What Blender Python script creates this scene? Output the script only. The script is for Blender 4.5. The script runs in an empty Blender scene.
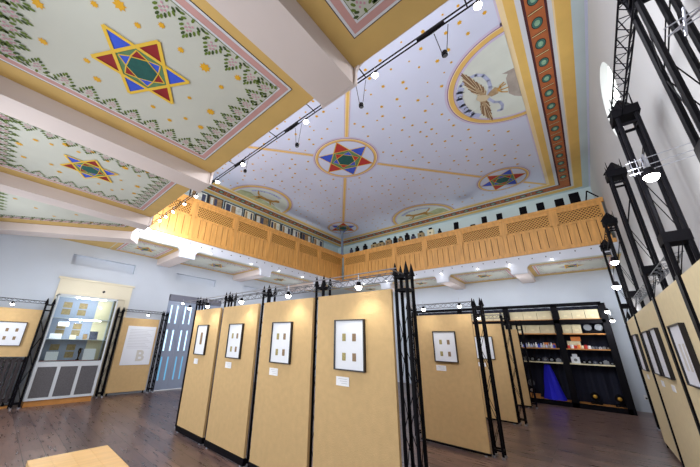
import bpy, math, random
from mathutils import Vector, Matrix
random.seed(7)
S = bpy.context.scene
COL = S.collection
PI = math.pi

# ------------------------------------------------------------------ materials
def lin(c):
    return tuple(((v/255)/12.92 if v/255 <= .04045 else ((v/255+.055)/1.055)**2.4) for v in c)
MATS = {}
def mat(name, rgb, rough=.6, metal=0., spec=.5, emit=None, estr=0., var=0., vscale=8., bump=0., bscale=60., stretch=(1,1,1), coat=0.):
    m = bpy.data.materials.new(name); m.use_nodes = True
    nt = m.node_tree; b = nt.nodes['Principled BSDF']
    c = lin(rgb)
    b.inputs['Base Color'].default_value = (*c, 1)
    b.inputs['Roughness'].default_value = rough
    b.inputs['Metallic'].default_value = metal
    b.inputs['Specular IOR Level'].default_value = spec
    b.inputs['Coat Weight'].default_value = coat
    if emit:
        b.inputs['Emission Color'].default_value = (*lin(emit), 1)
        b.inputs['Emission Strength'].default_value = estr
    if var or bump:
        tc = nt.nodes.new('ShaderNodeTexCoord'); mp = nt.nodes.new('ShaderNodeMapping')
        mp.inputs['Scale'].default_value = stretch
        nt.links.new(tc.outputs['Object'], mp.inputs['Vector'])
    if var:
        n = nt.nodes.new('ShaderNodeTexNoise'); n.inputs['Scale'].default_value = vscale; n.inputs['Detail'].default_value = 4
        nt.links.new(mp.outputs[0], n.inputs['Vector'])
        r = nt.nodes.new('ShaderNodeValToRGB')
        r.color_ramp.elements[0].position = .3; r.color_ramp.elements[1].position = .7
        r.color_ramp.elements[0].color = (*[x*(1-var) for x in c], 1)
        r.color_ramp.elements[1].color = (*[min(1, x*(1+var)) for x in c], 1)
        nt.links.new(n.outputs['Fac'], r.inputs['Fac']); nt.links.new(r.outputs[0], b.inputs['Base Color'])
    if bump:
        n2 = nt.nodes.new('ShaderNodeTexNoise'); n2.inputs['Scale'].default_value = bscale
        nt.links.new(mp.outputs[0], n2.inputs['Vector'])
        bp = nt.nodes.new('ShaderNodeBump'); bp.inputs['Strength'].default_value = bump; bp.inputs['Distance'].default_value = .01
        nt.links.new(n2.outputs['Fac'], bp.inputs['Height']); nt.links.new(bp.outputs[0], b.inputs['Normal'])
    MATS[name] = m
    return m
mat('wall_blue', (200,208,220), .85, var=.04, vscale=1.2)
mat('wall_upper', (196,212,216), .85, var=.04, vscale=1.5)
mat('wall_right', (188,188,188), .9, var=.03, vscale=.8)
mat('plaster_white', (214,218,228), .8, var=.03, vscale=2)
mat('beam_plaster', (214,202,198), .8, var=.03, vscale=1.5)
mat('gold_border', (206,172,104), .75, var=.06, vscale=3)
mat('field_grey', (194,196,186), .85, var=.03, vscale=1.5)
mat('pink_band', (196,152,148), .8, var=.06, vscale=5)
mat('white_line', (214,216,222), .8)
mat('dark_line', (60,52,55), .8)
mat('green_line', (110,125,80), .8)
mat('leaf_green', (96,118,42), .8)
mat('leaf_dark', (58,78,32), .8)
mat('blossom', (196,146,160), .8)
mat('gold_star', (218,164,28), .7)
mat('star_gold', (226,186,62), .7)
mat('star_blue', (52,84,206), .7, var=.08, vscale=12)
mat('star_red', (140,24,30), .7, var=.08, vscale=12)
mat('star_redB', (184,48,44), .7)
mat('star_green', (92,132,92), .7, var=.12, vscale=20)
mat('star_teal', (20,84,78), .7, var=.12, vscale=20)
mat('ceil_lav', (210,216,238), .85, var=.025, vscale=1.0)
mat('ceil_gold', (228,188,104), .8, var=.06, vscale=2.5)
mat('ceil_cream', (238,214,168), .8, var=.04, vscale=3)
mat('ceil_lilac', (206,196,220), .8, var=.05, vscale=3)
mat('ceil_violet', (150,116,160), .8)
mat('band_brown', (176,98,52), .75, var=.14, vscale=14)
mat('band_dark', (74,28,34), .75)
mat('oval_teal', (60,110,100), .7, var=.25, vscale=30)
mat('oval_light', (140,180,150), .7, var=.2, vscale=30)
mat('band_cream', (222,200,140), .7)
mat('lun_field', (216,222,214), .85, var=.04, vscale=3)
mat('ribbon', (182,190,222), .8)
mat('feather', (176,150,116), .8, var=.2, vscale=14)
mat('feather_dark', (132,100,70), .8)
mat('feather_light', (212,196,164), .8)
mat('animal_gold', (196,150,74), .8, var=.15, vscale=14)
mat('hill_green', (178,182,142), .85, var=.15, vscale=6)
mat('rock_grey', (170,160,152), .85, var=.15, vscale=6)
mat('ink', (28,26,30), .8)
mat('wood_rail', (212,156,84), .45, var=.16, vscale=5, stretch=(3,3,.35))
mat('wood_lattice', (216,162,84), .5)
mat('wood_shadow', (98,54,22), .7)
mat('black_metal', (8,7,14), .55, spec=.12)
mat('black_matt', (9,8,14), .7, spec=.12)
mat('silver', (176,178,188), .3, metal=.8)
mat('panel_tan', (206,174,124), .8, var=.05, vscale=14, bump=.25, bscale=90)
mat('panel_pale', (226,210,168), .8, var=.04, vscale=14, bump=.25, bscale=90)
mat('panel_edge', (110,68,34), .6, var=.2, vscale=10)
mat('frame_black', (20,17,22), .35)
mat('paper_white', (232,236,244), .6)
mat('card_white', (244,246,250), .6)
mat('stamp_brown', (140,116,88), .7, var=.3, vscale=60)
mat('stamp_olive', (160,148,96), .7, var=.3, vscale=60)
mat('faint_ink', (206,204,198), .7)
mat('text_grey', (190,192,200), .7)
mat('cabinet_white', (204,210,216), .45)
mat('door_blue', (150,162,186), .5)
mat('door_pane', (190,225,240), .1, emit=(205,235,250), estr=1.1)  # daylight behind the door put into the panes as glow
mat('door_pane_low', (110,170,205), .1, emit=(110,180,215), estr=.6)  # bluer, weaker daylight glow put into the lower panes
mat('lintel', (120,122,138), .7)
mat('grille', (90,88,92), .7, var=.2, vscale=60)
mat('cream_frame', (220,212,190), .7)
mat('tan_pane', (150,130,90), .6, var=.2, vscale=20)
mat('tube_light', (255,255,255), .4, emit=(255,255,255), estr=25)
mat('lamp_glow', (255,255,255), .4, emit=(255,250,240), estr=30)
mat('lamp_small', (255,255,255), .4, emit=(255,250,245), estr=14)
mat('window_glow', (255,255,255), .4, emit=(246,255,252), estr=2.2)
mat('box_beige', (214,204,170), .75, var=.06, vscale=8)
mat('box_orange', (232,140,70), .7)
mat('box_red', (200,60,50), .6)
mat('curtain', (28,32,52), .85)
mat('blue_cloth', (28,30,226), .7)
mat('shelf_wood', (190,130,66), .6, var=.1, vscale=8)
mat('brass', (196,150,60), .35, metal=.7)
mat('bench_wood', (222,178,112), .35, var=.08, vscale=5, stretch=(.6,5,1))
mat('radiator', (58,52,56), .5, metal=.2)
mat('photo_dark', (58,64,86), .5, var=.5, vscale=12)
mat('photo_warm', (150,120,80), .5, var=.45, vscale=14)
mat('photo_pale', (206,208,196), .5, var=.3, vscale=16)
mat('grey_metal', (120,124,130), .4, metal=.6)
mat('pole_grey', (108,122,140), .5)
mat('red_edge', (150,40,44), .6)
mat('cream_obj', (226,216,180), .6)
mat('outlet', (225,225,225), .5)
# glass
g = bpy.data.materials.new('glass'); g.use_nodes = True
nt = g.node_tree; nt.nodes.clear()
o_ = nt.nodes.new('ShaderNodeOutputMaterial'); mx = nt.nodes.new('ShaderNodeMixShader'); tr = nt.nodes.new('ShaderNodeBsdfTransparent'); gl = nt.nodes.new('ShaderNodeBsdfGlossy')
gl.inputs['Roughness'].default_value = .03; fr = nt.nodes.new('ShaderNodeFresnel'); fr.inputs['IOR'].default_value = 1.35
tr.inputs['Color'].default_value = (.93, .97, .97, 1)
nt.links.new(fr.outputs[0], mx.inputs[0]); nt.links.new(tr.outputs[0], mx.inputs[1]); nt.links.new(gl.outputs[0], mx.inputs[2]); nt.links.new(mx.outputs[0], o_.inputs[0])
MATS['glass'] = g
# floor: dark stained boards
def floor_mat():
    m = bpy.data.materials.new('floor_boards'); m.use_nodes = True; nt = m.node_tree; b = nt.nodes['Principled BSDF']
    tc = nt.nodes.new('ShaderNodeTexCoord'); mp = nt.nodes.new('ShaderNodeMapping'); mp.inputs['Rotation'].default_value = (0, 0, PI/2)
    nt.links.new(tc.outputs['Object'], mp.inputs['Vector'])
    br = nt.nodes.new('ShaderNodeTexBrick'); br.inputs['Scale'].default_value = 1
    br.inputs['Brick Width'].default_value = 1.5; br.inputs['Row Height'].default_value = .22; br.inputs['Mortar Size'].default_value = .004
    br.inputs['Color1'].default_value = (*lin((122,98,90)), 1); br.inputs['Color2'].default_value = (*lin((90,74,74)), 1); br.inputs['Mortar'].default_value = (*lin((40,30,32)), 1)
    nt.links.new(mp.outputs[0], br.inputs['Vector'])
    mp2 = nt.nodes.new('ShaderNodeMapping'); mp2.inputs['Scale'].default_value = (9, 1.2, 1); nt.links.new(tc.outputs['Object'], mp2.inputs['Vector'])
    n = nt.nodes.new('ShaderNodeTexNoise'); n.inputs['Scale'].default_value = 2.2; n.inputs['Detail'].default_value = 7; n.inputs['Roughness'].default_value = .65
    nt.links.new(mp2.outputs[0], n.inputs['Vector'])
    r = nt.nodes.new('ShaderNodeValToRGB'); r.color_ramp.elements[0].position = .3; r.color_ramp.elements[1].position = .72
    r.color_ramp.elements[0].color = (.5, .5, .52, 1); r.color_ramp.elements[1].color = (1.35, 1.3, 1.25, 1)
    nt.links.new(n.outputs['Fac'], r.inputs['Fac'])
    mu = nt.nodes.new('ShaderNodeMix'); mu.data_type = 'RGBA'; mu.blend_type = 'MULTIPLY'; mu.inputs[0].default_value = 1
    nt.links.new(br.outputs['Color'], mu.inputs[6]); nt.links.new(r.outputs[0], mu.inputs[7]); nt.links.new(mu.outputs[2], b.inputs['Base Color'])
    b.inputs['Roughness'].default_value = .3
    rr = nt.nodes.new('ShaderNodeMapRange'); rr.inputs['To Min'].default_value = .2; rr.inputs['To Max'].default_value = .38
    nt.links.new(n.outputs['Fac'], rr.inputs['Value']); nt.links.new(rr.outputs[0], b.inputs['Roughness'])
    bp = nt.nodes.new('ShaderNodeBump'); bp.inputs['Strength'].default_value = .08; bp.inputs['Distance'].default_value = .002
    nt.links.new(n.outputs['Fac'], bp.inputs['Height']); nt.links.new(bp.outputs[0], b.inputs['Normal'])
    MATS['floor_boards'] = m
floor_mat()

# ------------------------------------------------------------------ mesh builder
class MB:
    def __init__(s): s.v = []; s.f = []; s.m = []; s.ms = []
    def mi(s, name):
        if name not in s.ms: s.ms.append(name)
        return s.ms.index(name)
    def poly(s, pts, mt):
        i = len(s.v); s.v += [tuple(p) for p in pts]; s.f.append(tuple(range(i, i+len(pts)))); s.m.append(s.mi(mt)); return s
    def box(s, a, b, mt):
        x0, y0, z0 = a; x1, y1, z1 = b
        if x0 > x1: x0, x1 = x1, x0
        if y0 > y1: y0, y1 = y1, y0
        if z0 > z1: z0, z1 = z1, z0
        i = len(s.v)
        s.v += [(x0,y0,z0),(x1,y0,z0),(x1,y1,z0),(x0,y1,z0),(x0,y0,z1),(x1,y0,z1),(x1,y1,z1),(x0,y1,z1)]
        for q in ((0,3,2,1),(4,5,6,7),(0,1,5,4),(1,2,6,5),(2,3,7,6),(3,0,4,7)):
            s.f.append(tuple(i+k for k in q)); s.m.append(s.mi(mt))
        return s
    def prism(s, pts, d, mt):      # polygon extruded by vector d
        n = len(pts); i = len(s.v)
        s.v += [tuple(p) for p in pts] + [tuple(Vector(p)+Vector(d)) for p in pts]
        k = s.mi(mt)
        s.f.append(tuple(i+j for j in range(n))[::-1]); s.m.append(k)
        s.f.append(tuple(i+n+j for j in range(n))); s.m.append(k)
        for j in range(n):
            s.f.append((i+j, i+(j+1)%n, i+n+(j+1)%n, i+n+j)); s.m.append(k)
        return s
    def tube(s, p, q, r, mt, n=6, r2=None, caps=True):
        p = Vector(p); q = Vector(q); d = (q-p)
        if d.length < 1e-6: return s
        d.normalize(); a = d.orthogonal().normalized(); b = d.cross(a); r2 = r if r2 is None else r2
        i = len(s.v); k = s.mi(mt)
        for c, rr in ((p, r), (q, r2)):
            for j in range(n):
                t = 2*PI*(j+.5)/n; s.v.append(tuple(c + a*math.cos(t)*rr + b*math.sin(t)*rr))
        for j in range(n):
            s.f.append((i+j, i+(j+1)%n, i+n+(j+1)%n, i+n+j)); s.m.append(k)
        if caps:
            s.f.append(tuple(i+j for j in range(n))[::-1]); s.m.append(k)
            s.f.append(tuple(i+n+j for j in range(n))); s.m.append(k)
        return s
    def bar(s, p, q, w, h, mt):     # square section bar
        p = Vector(p); q = Vector(q); d = (q-p).normalized()
        up = Vector((0,0,1)) if abs(d.z) < .95 else Vector((1,0,0))
        a = d.cross(up).normalized()*w/2; b = a.cross(d).normalized()*h/2
        return s.prism([p-a-b, p+a-b, p+a+b, p-a+b], q-p, mt)
    def lathe(s, prof, c, mt, n=12, axis='z'):
        i = len(s.v); k = s.mi(mt); m = len(prof)
        for r, z in prof:
            for j in range(n):
                t = 2*PI*j/n; x, y = r*math.cos(t), r*math.sin(t)
                if axis == 'z': p = (c[0]+x, c[1]+y, c[2]+z)
                elif axis == 'x': p = (c[0]+z, c[1]+x, c[2]+y)
                else: p = (c[0]+x, c[1]+z, c[2]+y)
                s.v.append(p)
        for a in range(m-1):
            for j in range(n):
                s.f.append((i+a*n+j, i+a*n+(j+1)%n, i+(a+1)*n+(j+1)%n, i+(a+1)*n+j)); s.m.append(k)
        s.f.append(tuple(i+j for j in range(n))[::-1]); s.m.append(k)
        s.f.append(tuple(i+(m-1)*n+j for j in range(n))); s.m.append(k)
        return s
    def build(s, name, parent=None, smooth=False):
        off = Vector((0,0,0))
        if parent:
            p = parent
            while p: off += p.location; p = p.parent
        me = bpy.data.meshes.new(name); me.from_pydata([tuple(Vector(v)-off) for v in s.v], [], s.f)
        for m in s.ms: me.materials.append(MATS[m])
        for p_, k in zip(me.polygons, s.m): p_.material_index = k; p_.use_smooth = smooth
        me.update()
        o = bpy.data.objects.new(name, me); COL.objects.link(o)
        if parent: o.parent = parent
        return o
def thing(name, label, cat, loc=(0,0,0), group=None):
    o = bpy.data.objects.new(name, None); COL.objects.link(o); o.location = loc; o.empty_display_size = .1
    o['label'] = label; o['category'] = cat
    if group: o['group'] = group
    return o
def tag(o, label, cat, group=None, kind=None):
    o['label'] = label; o['category'] = cat
    if group: o['group'] = group
    if kind: o['kind'] = kind
    return o
def struct(mb, name, label=None, cat=None):
    o = mb.build(name); o['kind'] = 'structure'
    if label: o['label'] = label
    if cat: o['category'] = cat
    return o
def dup(root, loc, label=None, rz=None, group=None):
    r = root.copy(); COL.objects.link(r); r.location = loc
    if rz is not None: r.rotation_euler = (0, 0, rz)
    if label: r['label'] = label
    if group: r['group'] = group
    for ch in list(root.children):
        c = ch.copy(); COL.objects.link(c); c.parent = r
        for gch in ch.children:
            d = gch.copy(); COL.objects.link(d); d.parent = c
    return r

# ------------------------------------------------------------------ room numbers (metres; X to the back wall, Y to the left wall)
XN, XB, YR, YL = -1.2, 12.15, -1.05, 9.9
ZG, ZC = 3.9, 6.75            # gallery soffit, hall ceiling
GX, GY, GN = 10.2, 8.05, 1.6  # gallery fronts: back, left, near
T = .15

struct(MB().box((XN-T, YR-T, -.12), (XB+T, YL+T, 0), 'floor_boards'), 'floor', 'dark brown board floor of the exhibition hall', 'floor')

def wall_grid(axis, fixed, us, zs, holes, mt, th, mt2=None, zsplit=None):
    """wall in plane axis=fixed made of cells, skipping holes (u0,u1,z0,z1); th = outward thickness (signed)"""
    b = MB()
    us = sorted(set([round(u,4) for u in us] + [round(h[0],4) for h in holes] + [round(h[1],4) for h in holes]))
    zs = sorted(set([round(z,4) for z in zs] + [round(h[2],4) for h in holes] + [round(h[3],4) for h in holes]))
    for i in range(len(us)-1):
        for j in range(len(zs)-1):
            uc, zc = (us[i]+us[i+1])/2, (zs[j]+zs[j+1])/2
            if any(h[0] < uc < h[1] and h[2] < zc < h[3] for h in holes): continue
            m_ = mt2 if (mt2 and zc > zsplit) else mt
            if axis == 'y': b.box((us[i], fixed, zs[j]), (us[i+1], fixed+th, zs[j+1]), m_)
            else: b.box((fixed, us[i], zs[j]), (fixed+th, us[i+1], zs[j+1]), m_)
    return b
REC = [(.88, 2.36, 3.29, 3.57), (3.58, 5.0, 3.33, 3.57), (6.2, 7.6, 3.33, 3.57)]
DOOR = (3.5, 5.34, 0, 2.86)
wl = wall_grid('y', YL, [XN-T, XB+T], [0, 4.05, ZC+.1], REC+[DOOR], 'wall_blue', T, 'wall_upper', 4.05)
for r in REC: wl.box((r[0], YL+.11, r[2]), (r[1], YL+.15, r[3]), 'wall_blue')
struct(wl, 'wall_left', 'pale blue wall under the left gallery with recessed niches', 'wall')
struct(wall_grid('x', XB, [YR-T, YL+T], [0, 4.05, ZC+.1], [], 'wall_blue', T, 'wall_upper', 4.05), 'wall_back', 'pale blue back wall behind the black shelving', 'wall')
# right wall with a round window
WC, WR = (5.80, 5.41), .63
b = wall_grid('y', YR, [XN-T, XB+T], [0, ZC+.1], [(WC[0]-.8, WC[0]+.8, WC[1]-.8, WC[1]+.8)], 'wall_right', -T)
N = 40
def sq(t):
    c, s_ = math.cos(t), math.sin(t); k = .8/max(abs(c), abs(s_)); return (WC[0]+c*k, WC[1]+s_*k)
for k in range(N):
    a0, a1 = 2*PI*k/N+PI/4, 2*PI*(k+1)/N+PI/4
    p0, p1 = (WC[0]+WR*math.cos(a0), WC[1]+WR*math.sin(a0)), (WC[0]+WR*math.cos(a1), WC[1]+WR*math.sin(a1))
    q0, q1 = sq(a0), sq(a1)
    b.prism([(p0[0],YR,p0[1]),(p1[0],YR,p1[1]),(q1[0],YR,q1[1]),(q0[0],YR,q0[1])], (0,-T,0), 'wall_right')
struct(b, 'wall_right', 'tall plain grey wall on the right behind the black towers', 'wall')
b = MB(); b.lathe([(WR+.02, 0), (WR+.02, .02)], (WC[0], YR-.12, WC[1]), 'window_glow', 40, 'y')
struct(b, 'window_1', 'round bright white window high in the right wall', 'window')
# near wall behind the viewer; unseen openings added to let light in
nw = [(1.0, 2.4, 1.0, 3.2), (4.0, 5.4, 1.0, 3.2), (7.0, 8.4, 1.0, 3.2), (1.0, 2.4, 4.9, 6.3), (4.0, 5.4, 4.9, 6.3), (7.0, 8.4, 4.9, 6.3)]
struct(wall_grid('x', XN, [YR-T, YL+T], [0, 4.05, ZC+.1], nw, 'wall_blue', -T, 'wall_upper', 4.05), 'wall_near')

# ------------------------------------------------------------------ painted ornament helpers (flat paint, thin layers below a ceiling plane)
EPS = .0016
class Paint:
    def __init__(s, mb, z): s.b = mb; s.z = z
    def P(s, pts, mt, lay): s.b.poly([(x, y, s.z-EPS*lay) for x, y in pts], mt)
    def rect(s, x0, x1, y0, y1, mt, lay): s.P([(x0,y0),(x0,y1),(x1,y1),(x1,y0)], mt, lay)
    def ring(s, x0, x1, y0, y1, w, mt, lay):
        s.rect(x0,x1,y0,y0+w,mt,lay); s.rect(x0,x1,y1-w,y1,mt,lay); s.rect(x0,x0+w,y0+w,y1-w,mt,lay); s.rect(x1-w,x1,y0+w,y1-w,mt,lay)
    def ell(s, cx, cy, a, b_, rot, mt, lay, n=8, t0=0, t1=2*PI):
        c, si = math.cos(rot), math.sin(rot); pts = []
        full = abs(t1-t0-2*PI) < 1e-6
        for k in range(n if full else n+1):
            t = t0+(t1-t0)*k/n; x, y = a*math.cos(t), b_*math.sin(t); pts.append((cx+x*c-y*si, cy+x*si+y*c))
        s.P(pts, mt, lay)
    def arc(s, cx, cy, r0, r1, t0, t1, mt, lay, n=32):
        for k in range(n):
            a, c = t0+(t1-t0)*k/n, t0+(t1-t0)*(k+1)/n
            s.P([(cx+r0*math.cos(a),cy+r0*math.sin(a)),(cx+r1*math.cos(a),cy+r1*math.sin(a)),(cx+r1*math.cos(c),cy+r1*math.sin(c)),(cx+r0*math.cos(c),cy+r0*math.sin(c))], mt, lay)
    def line(s, p, q, w, mt, lay):
        d = Vector((q[0]-p[0], q[1]-p[1])); d.normalize(); nx, ny = -d.y*w/2, d.x*w/2
        s.P([(p[0]+nx,p[1]+ny),(q[0]+nx,q[1]+ny),(q[0]-nx,q[1]-ny),(p[0]-nx,p[1]-ny)], mt, lay)
    def spark(s, cx, cy, r, mt, lay, rot=0, n=8):
        pts = []
        for k in range(2*n):
            rr = r if k % 2 == 0 else r*.62; t = rot+PI*k/n; pts.append((cx+rr*math.cos(t), cy+rr*math.sin(t)))
        s.P(pts, mt, lay)
    def tri(s, cx, cy, r, t, mt, lay):
        s.P([(cx+r*math.cos(t+2*PI*k/3), cy+r*math.sin(t+2*PI*k/3)) for k in range(3)], mt, lay)
    def hexagram(s, cx, cy, R, rot, lay, outline=True, red='star_red', first=0):
        C = ['star_blue', red]
        def pt(r, a): return (cx+r*math.cos(a), cy+r*math.sin(a))
        ri = R/math.sqrt(3)
        for k in range(6):
            a = rot+k*PI/3
            s.P([pt(R, a), pt(ri, a+PI/6), pt(ri, a-PI/6)], C[(k+first) % 2], lay)
        s.P([pt(ri, rot+PI/6+k*PI/3) for k in range(6)], 'star_green', lay)
        w = R*.075 if outline else R*.03
        for k in range(3):
            for off in (0, PI/3):
                a, c = rot+off+2*PI*k/3, rot+off+2*PI*(k+1)/3
                s.line(pt(R, a), pt(R, c), w, 'star_gold', lay+3+.12*k+(.4 if off else 0))
        # inner star: alternating small triangles around a teal hexagon
        r2 = ri*.84; r3 = ri*.58
        for k in range(6):
            a = rot+PI/6+k*PI/3
            s.P([pt(r2, a), pt(r3, a+PI/6), pt(r3, a-PI/6)], C[(k+first+1) % 2], lay+1)
            s.line(pt(r2, a), pt(r3, a+PI/6), w*.35, 'star_gold', lay+2); s.line(pt(r2, a), pt(r3, a-PI/6), w*.35, 'star_gold', lay+2)
        s.P([pt(r3*1.02, rot+k*PI/3) for k in range(6)], 'star_gold', lay+4)
        s.P([pt(r3*.94, rot+k*PI/3) for k in range(6)], 'star_teal', lay+5)
    def floral(s, cx, cy, dirx, diry, h, lay, small=False):
        """a pointed spray: blossom with leaves growing along (dirx,diry) from the border"""
        ux, uy = dirx, diry; vx, vy = -uy, ux
        def at(a, c): return (cx+ux*a*h+vx*c*h, cy+uy*a*h+vy*c*h)
        base = math.atan2(uy, ux)
        spec = [(.10,-.42,1.2),(.10,.42,-1.2),(.06,0,0),(.22,-.3,1.0),(.22,.3,-1.0),(.36,-.36,.75),(.36,.36,-.75),(.52,-.26,.55),(.52,.26,-.55),(.68,-.17,.45),(.68,.17,-.45),(.82,-.08,.3),(.82,.08,-.3),(.95,0,0)]
        for i, (a, c, r) in enumerate(spec):
            if small and i % 2: continue
            x, y = at(a, c); s.ell(x, y, .115*h, .058*h, base-r, 'leaf_green' if i % 3 else 'leaf_dark', lay, 6)
        for (a, c) in ((.4,0),(.5,.1),(.5,-.1),(.3,.1),(.3,-.1),(.6,0)):
            x, y = at(a, c); s.ell(x, y, .055*h, .045*h, 0, 'blossom', lay+1, 6)

def bay(mb, x0, x1, y0, y1, z, star=None, w=(.2,.2,.2,.2), fl=(.2,.2,.2,.2), detail=True, dots=None, base=True):
    """painted gallery bay. w: gold border widths (x0,x1,y0,y1 sides); fl: floral heights"""
    p = Paint(mb, z)
    if base: p.rect(x0, x1, y0, y1, 'gold_border', 1)
    X0, X1, Y0, Y1 = x0+w[0], x1-w[1], y0+w[2], y1-w[3]
    p.rect(X0, X1, Y0, Y1, 'dark_line', 2)
    e = .008; p.rect(X0+e, X1-e, Y0+e, Y1-e, 'white_line', 3)
    e = .03; p.rect(X0+e, X1-e, Y0+e, Y1-e, 'pink_band', 4)
    e = .088; p.rect(X0+e, X1-e, Y0+e, Y1-e, 'white_line', 5)
    e = .106; p.rect(X0+e, X1-e, Y0+e, Y1-e, 'green_line', 6)
    e = .112; p.rect(X0+e, X1-e, Y0+e, Y1-e, 'field_grey', 7)
    A0, A1, B0, B1 = X0+e, X1-e, Y0+e, Y1-e
    step = .165 if detail else .22
    n = max(2, round((B1-B0)/step))
    for k in range(n):
        y = B0+(k+.5)*(B1-B0)/n
        p.floral(A1, y, -1, 0, fl[1], 9, not detail)
        if fl[0] > .3:
            p.floral(A0, y, 1, 0, .2, 9, not detail); p.floral(A0+.16, y, 1, 0, fl[0]-.16, 11, not detail)
        else: p.floral(A0, y, 1, 0, fl[0], 9, not detail)
    n = max(2, round((A1-A0-.3)/(.2 if detail else .25)))
    for k in range(n):
        x = A0+.15+(k+.5)*(A1-A0-.3)/n
        p.floral(x, B0, 0, 1, fl[2], 9, not detail); p.floral(x, B1, 0, -1, fl[3], 9, not detail)
    if star: p.hexagram(star[0], star[1], star[2], PI/2, 10)
    for (x, y, r) in (dots or []):
        p.spark(x, y, r, 'gold_star', 9, rot=(x*7+y*3) % 1, n=8)
    return p

# ------------------------------------------------------------------ near gallery soffit
DOTS = [(-.44,2.63),(-.02,2.16),(-.09,2.63+.3),(.12,2.22),(-.38,3.0),(-.3,2.35),(.44,2.16),(.66,2.16),(.87,2.24),(.92,2.02),(.96,2.63),(1.0,2.95),(.71,3.12),(.82,2.95),(.51,3.05),(.72,2.62),(.02,3.1),(-.15,2.3),(.25,2.07)]
SIZ = [.045,.05,.032,.03,.038,.035,.032,.052,.03,.036,.05,.04,.03,.028,.03,.026,.04,.03,.03]
def bay_dots(dy): return [(x, y+dy, r) for (x, y), r in zip(DOTS, SIZ)]
BW = [( -1.5,-1.12), (1.12, 1.5), (3.8, 4.16), (6.38, 6.74)]     # joists across the near gallery
cb = MB().box((XN, YR, ZG), (GN-.02, YL, ZG+.12), 'gold_border')
bay(cb, XN, GN-.02, YR, 1.12, ZG, None, (.25,.22,.1,.16), (.38,.2,.2,.2))
bay(cb, XN, GN-.02, 1.5, 3.8, ZG, (.28, 2.63, .405), (.25,.22,.22,.24), (.38,.2,.2,.2), dots=bay_dots(0))
bay(cb, XN, GN-.02, 4.16, 6.38, ZG, (.32, 5.14, .37), (.25,.22,.22,.24), (.38,.2,.2,.2), dots=bay_dots(2.51))
# last bay, cut by the diagonal joist
p = Paint(cb, ZG)
DA, DB = (GN-.02, 7.62), (-1.0, 9.72)
def diag_y(x, off=0): return DA[1] + (DA[0]-x)*(DB[1]-DA[1])/(DA[0]-DB[0]) + off
for e, mt_, lay in ((0,'gold_border',1),(.2,'dark_line',2),(.208,'white_line',3),(.23,'pink_band',4),(.3,'white_line',5),(.324,'field_grey',7)):
    p.P([(XN+e, 6.74+e), (GN-.02-e, 6.74+e), (GN-.02-e, diag_y(GN-e, -e*1.3)), (XN+e, diag_y(XN+e, -e*1.3))], mt_, lay)
for k in range(15):
    x = -.8+k*.15; p.floral(x, 7.06, 0, 1, .2, 9); p.floral(x, diag_y(x, -.42), .55, -.83, .2, 9)
for k in range(7): p.floral(-.87, 7.2+k*.2, 1, 0, .36, 9)
for k in range(6): p.spark(-.4+.3*k, 7.5+.25*((k*7) % 3), .04, 'gold_star', 9)
struct(cb, 'ceiling_near', 'painted gallery soffit overhead with flower borders and stars', 'ceiling')

def joist(x0, x1, y0, y1, idx, label):
    b = MB().box((x0, y0, ZG-.2), (x1, y1, ZG-.003), 'beam_plaster')
    return struct(b, 'trim_%d' % idx, label, 'beam')
ti = 1
for k, (a, c) in enumerate(BW):
    joist(XN, GN-.032, max(a, YR), c, ti, 'plaster joist across the near gallery soffit'); ti += 1
b = MB(); d = Vector((DB[0]-DA[0], DB[1]-DA[1], 0)).normalized(); nrm = Vector((-d.y, d.x, 0))*-1
q0 = Vector((DA[0]-.0, DA[1]+.05, ZG-.2)); q1 = q0+d*3.6
if nrm.y < 0: nrm = -nrm
b.prism([q0, q1, q1+nrm*.36, q0+nrm*.36], (0,0,.19), 'beam_plaster')
struct(b, 'trim_%d' % ti, 'diagonal plaster joist in the near left gallery corner', 'beam'); ti += 1

# fascia profile: dips with rounded shoulders at every joist
def fascia(axis, plane, u0, u1, joists, idx, label, zt, th=.09, sign=1, mt_='plaster_white', dip=.24, fil=.17):
    """board in plane; joists=[(a,b)] where it dips; built in columns"""
    def low(u):
        z = ZG+.02
        for a, c in joists:
            if a-.02 <= u <= c+.02: return ZG-dip
            d_ = min(abs(u-a), abs(u-c))
            if d_ < fil: z = min(z, ZG+.02-dip*.85*(1-math.sqrt(max(0, 1-(1-d_/fil)**2))))
        return z
    us = [u0]; u = u0
    while u < u1-1e-6:
        u = min(u1, u+.04); us.append(u)
    for a, c in joists: us += [a-.021, a-.019, c+.019, c+.021]
    us = sorted(x for x in us if u0 <= x <= u1)
    b = MB()
    for i in range(len(us)-1):
        z0, z1 = low(us[i]), low(us[i+1])
        if axis == 'y': pts = [(us[i], plane, z0), (us[i+1], plane, z1), (us[i+1], plane, zt), (us[i], plane, zt)]; d_ = (0, th*sign, 0)
        else: pts = [(plane, us[i], z0), (plane, us[i+1], z1), (plane, us[i+1], zt), (plane, us[i], zt)]; d_ = (th*sign, 0, 0)
        b.prism(pts, d_, mt_)
    # small dark fixing bolts along the board
    if sign:
        u = u0+.2
        while u < u1-.1:
            zz = ZG+.15+(.05 if int(u*10) % 2 else 0)
            if axis == 'y': b.box((u-.012, plane-.012, zz), (u+.012, plane+.01, zz+.03), 'ink')
            else: b.box((plane-.012*sign, u-.012, zz), (plane+.01, u+.012, zz+.03), 'ink')
            u += .33
    return struct(b, 'trim_%d' % idx, label, 'fascia')
LJ = [(2.92, 3.3), (5.67, 6.05), (8.42, 8.8)]
BJ = [(1.0, 1.38), (3.3, 3.68), (5.6, 5.98)]
fascia('y', GY, GN, GX, LJ, ti, 'white plaster fascia under the left wooden railing', 4.2); ti += 1
fascia('x', GX, YR, GY+.09, BJ, ti, 'white plaster fascia under the back wooden railing', 4.2); ti += 1
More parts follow.
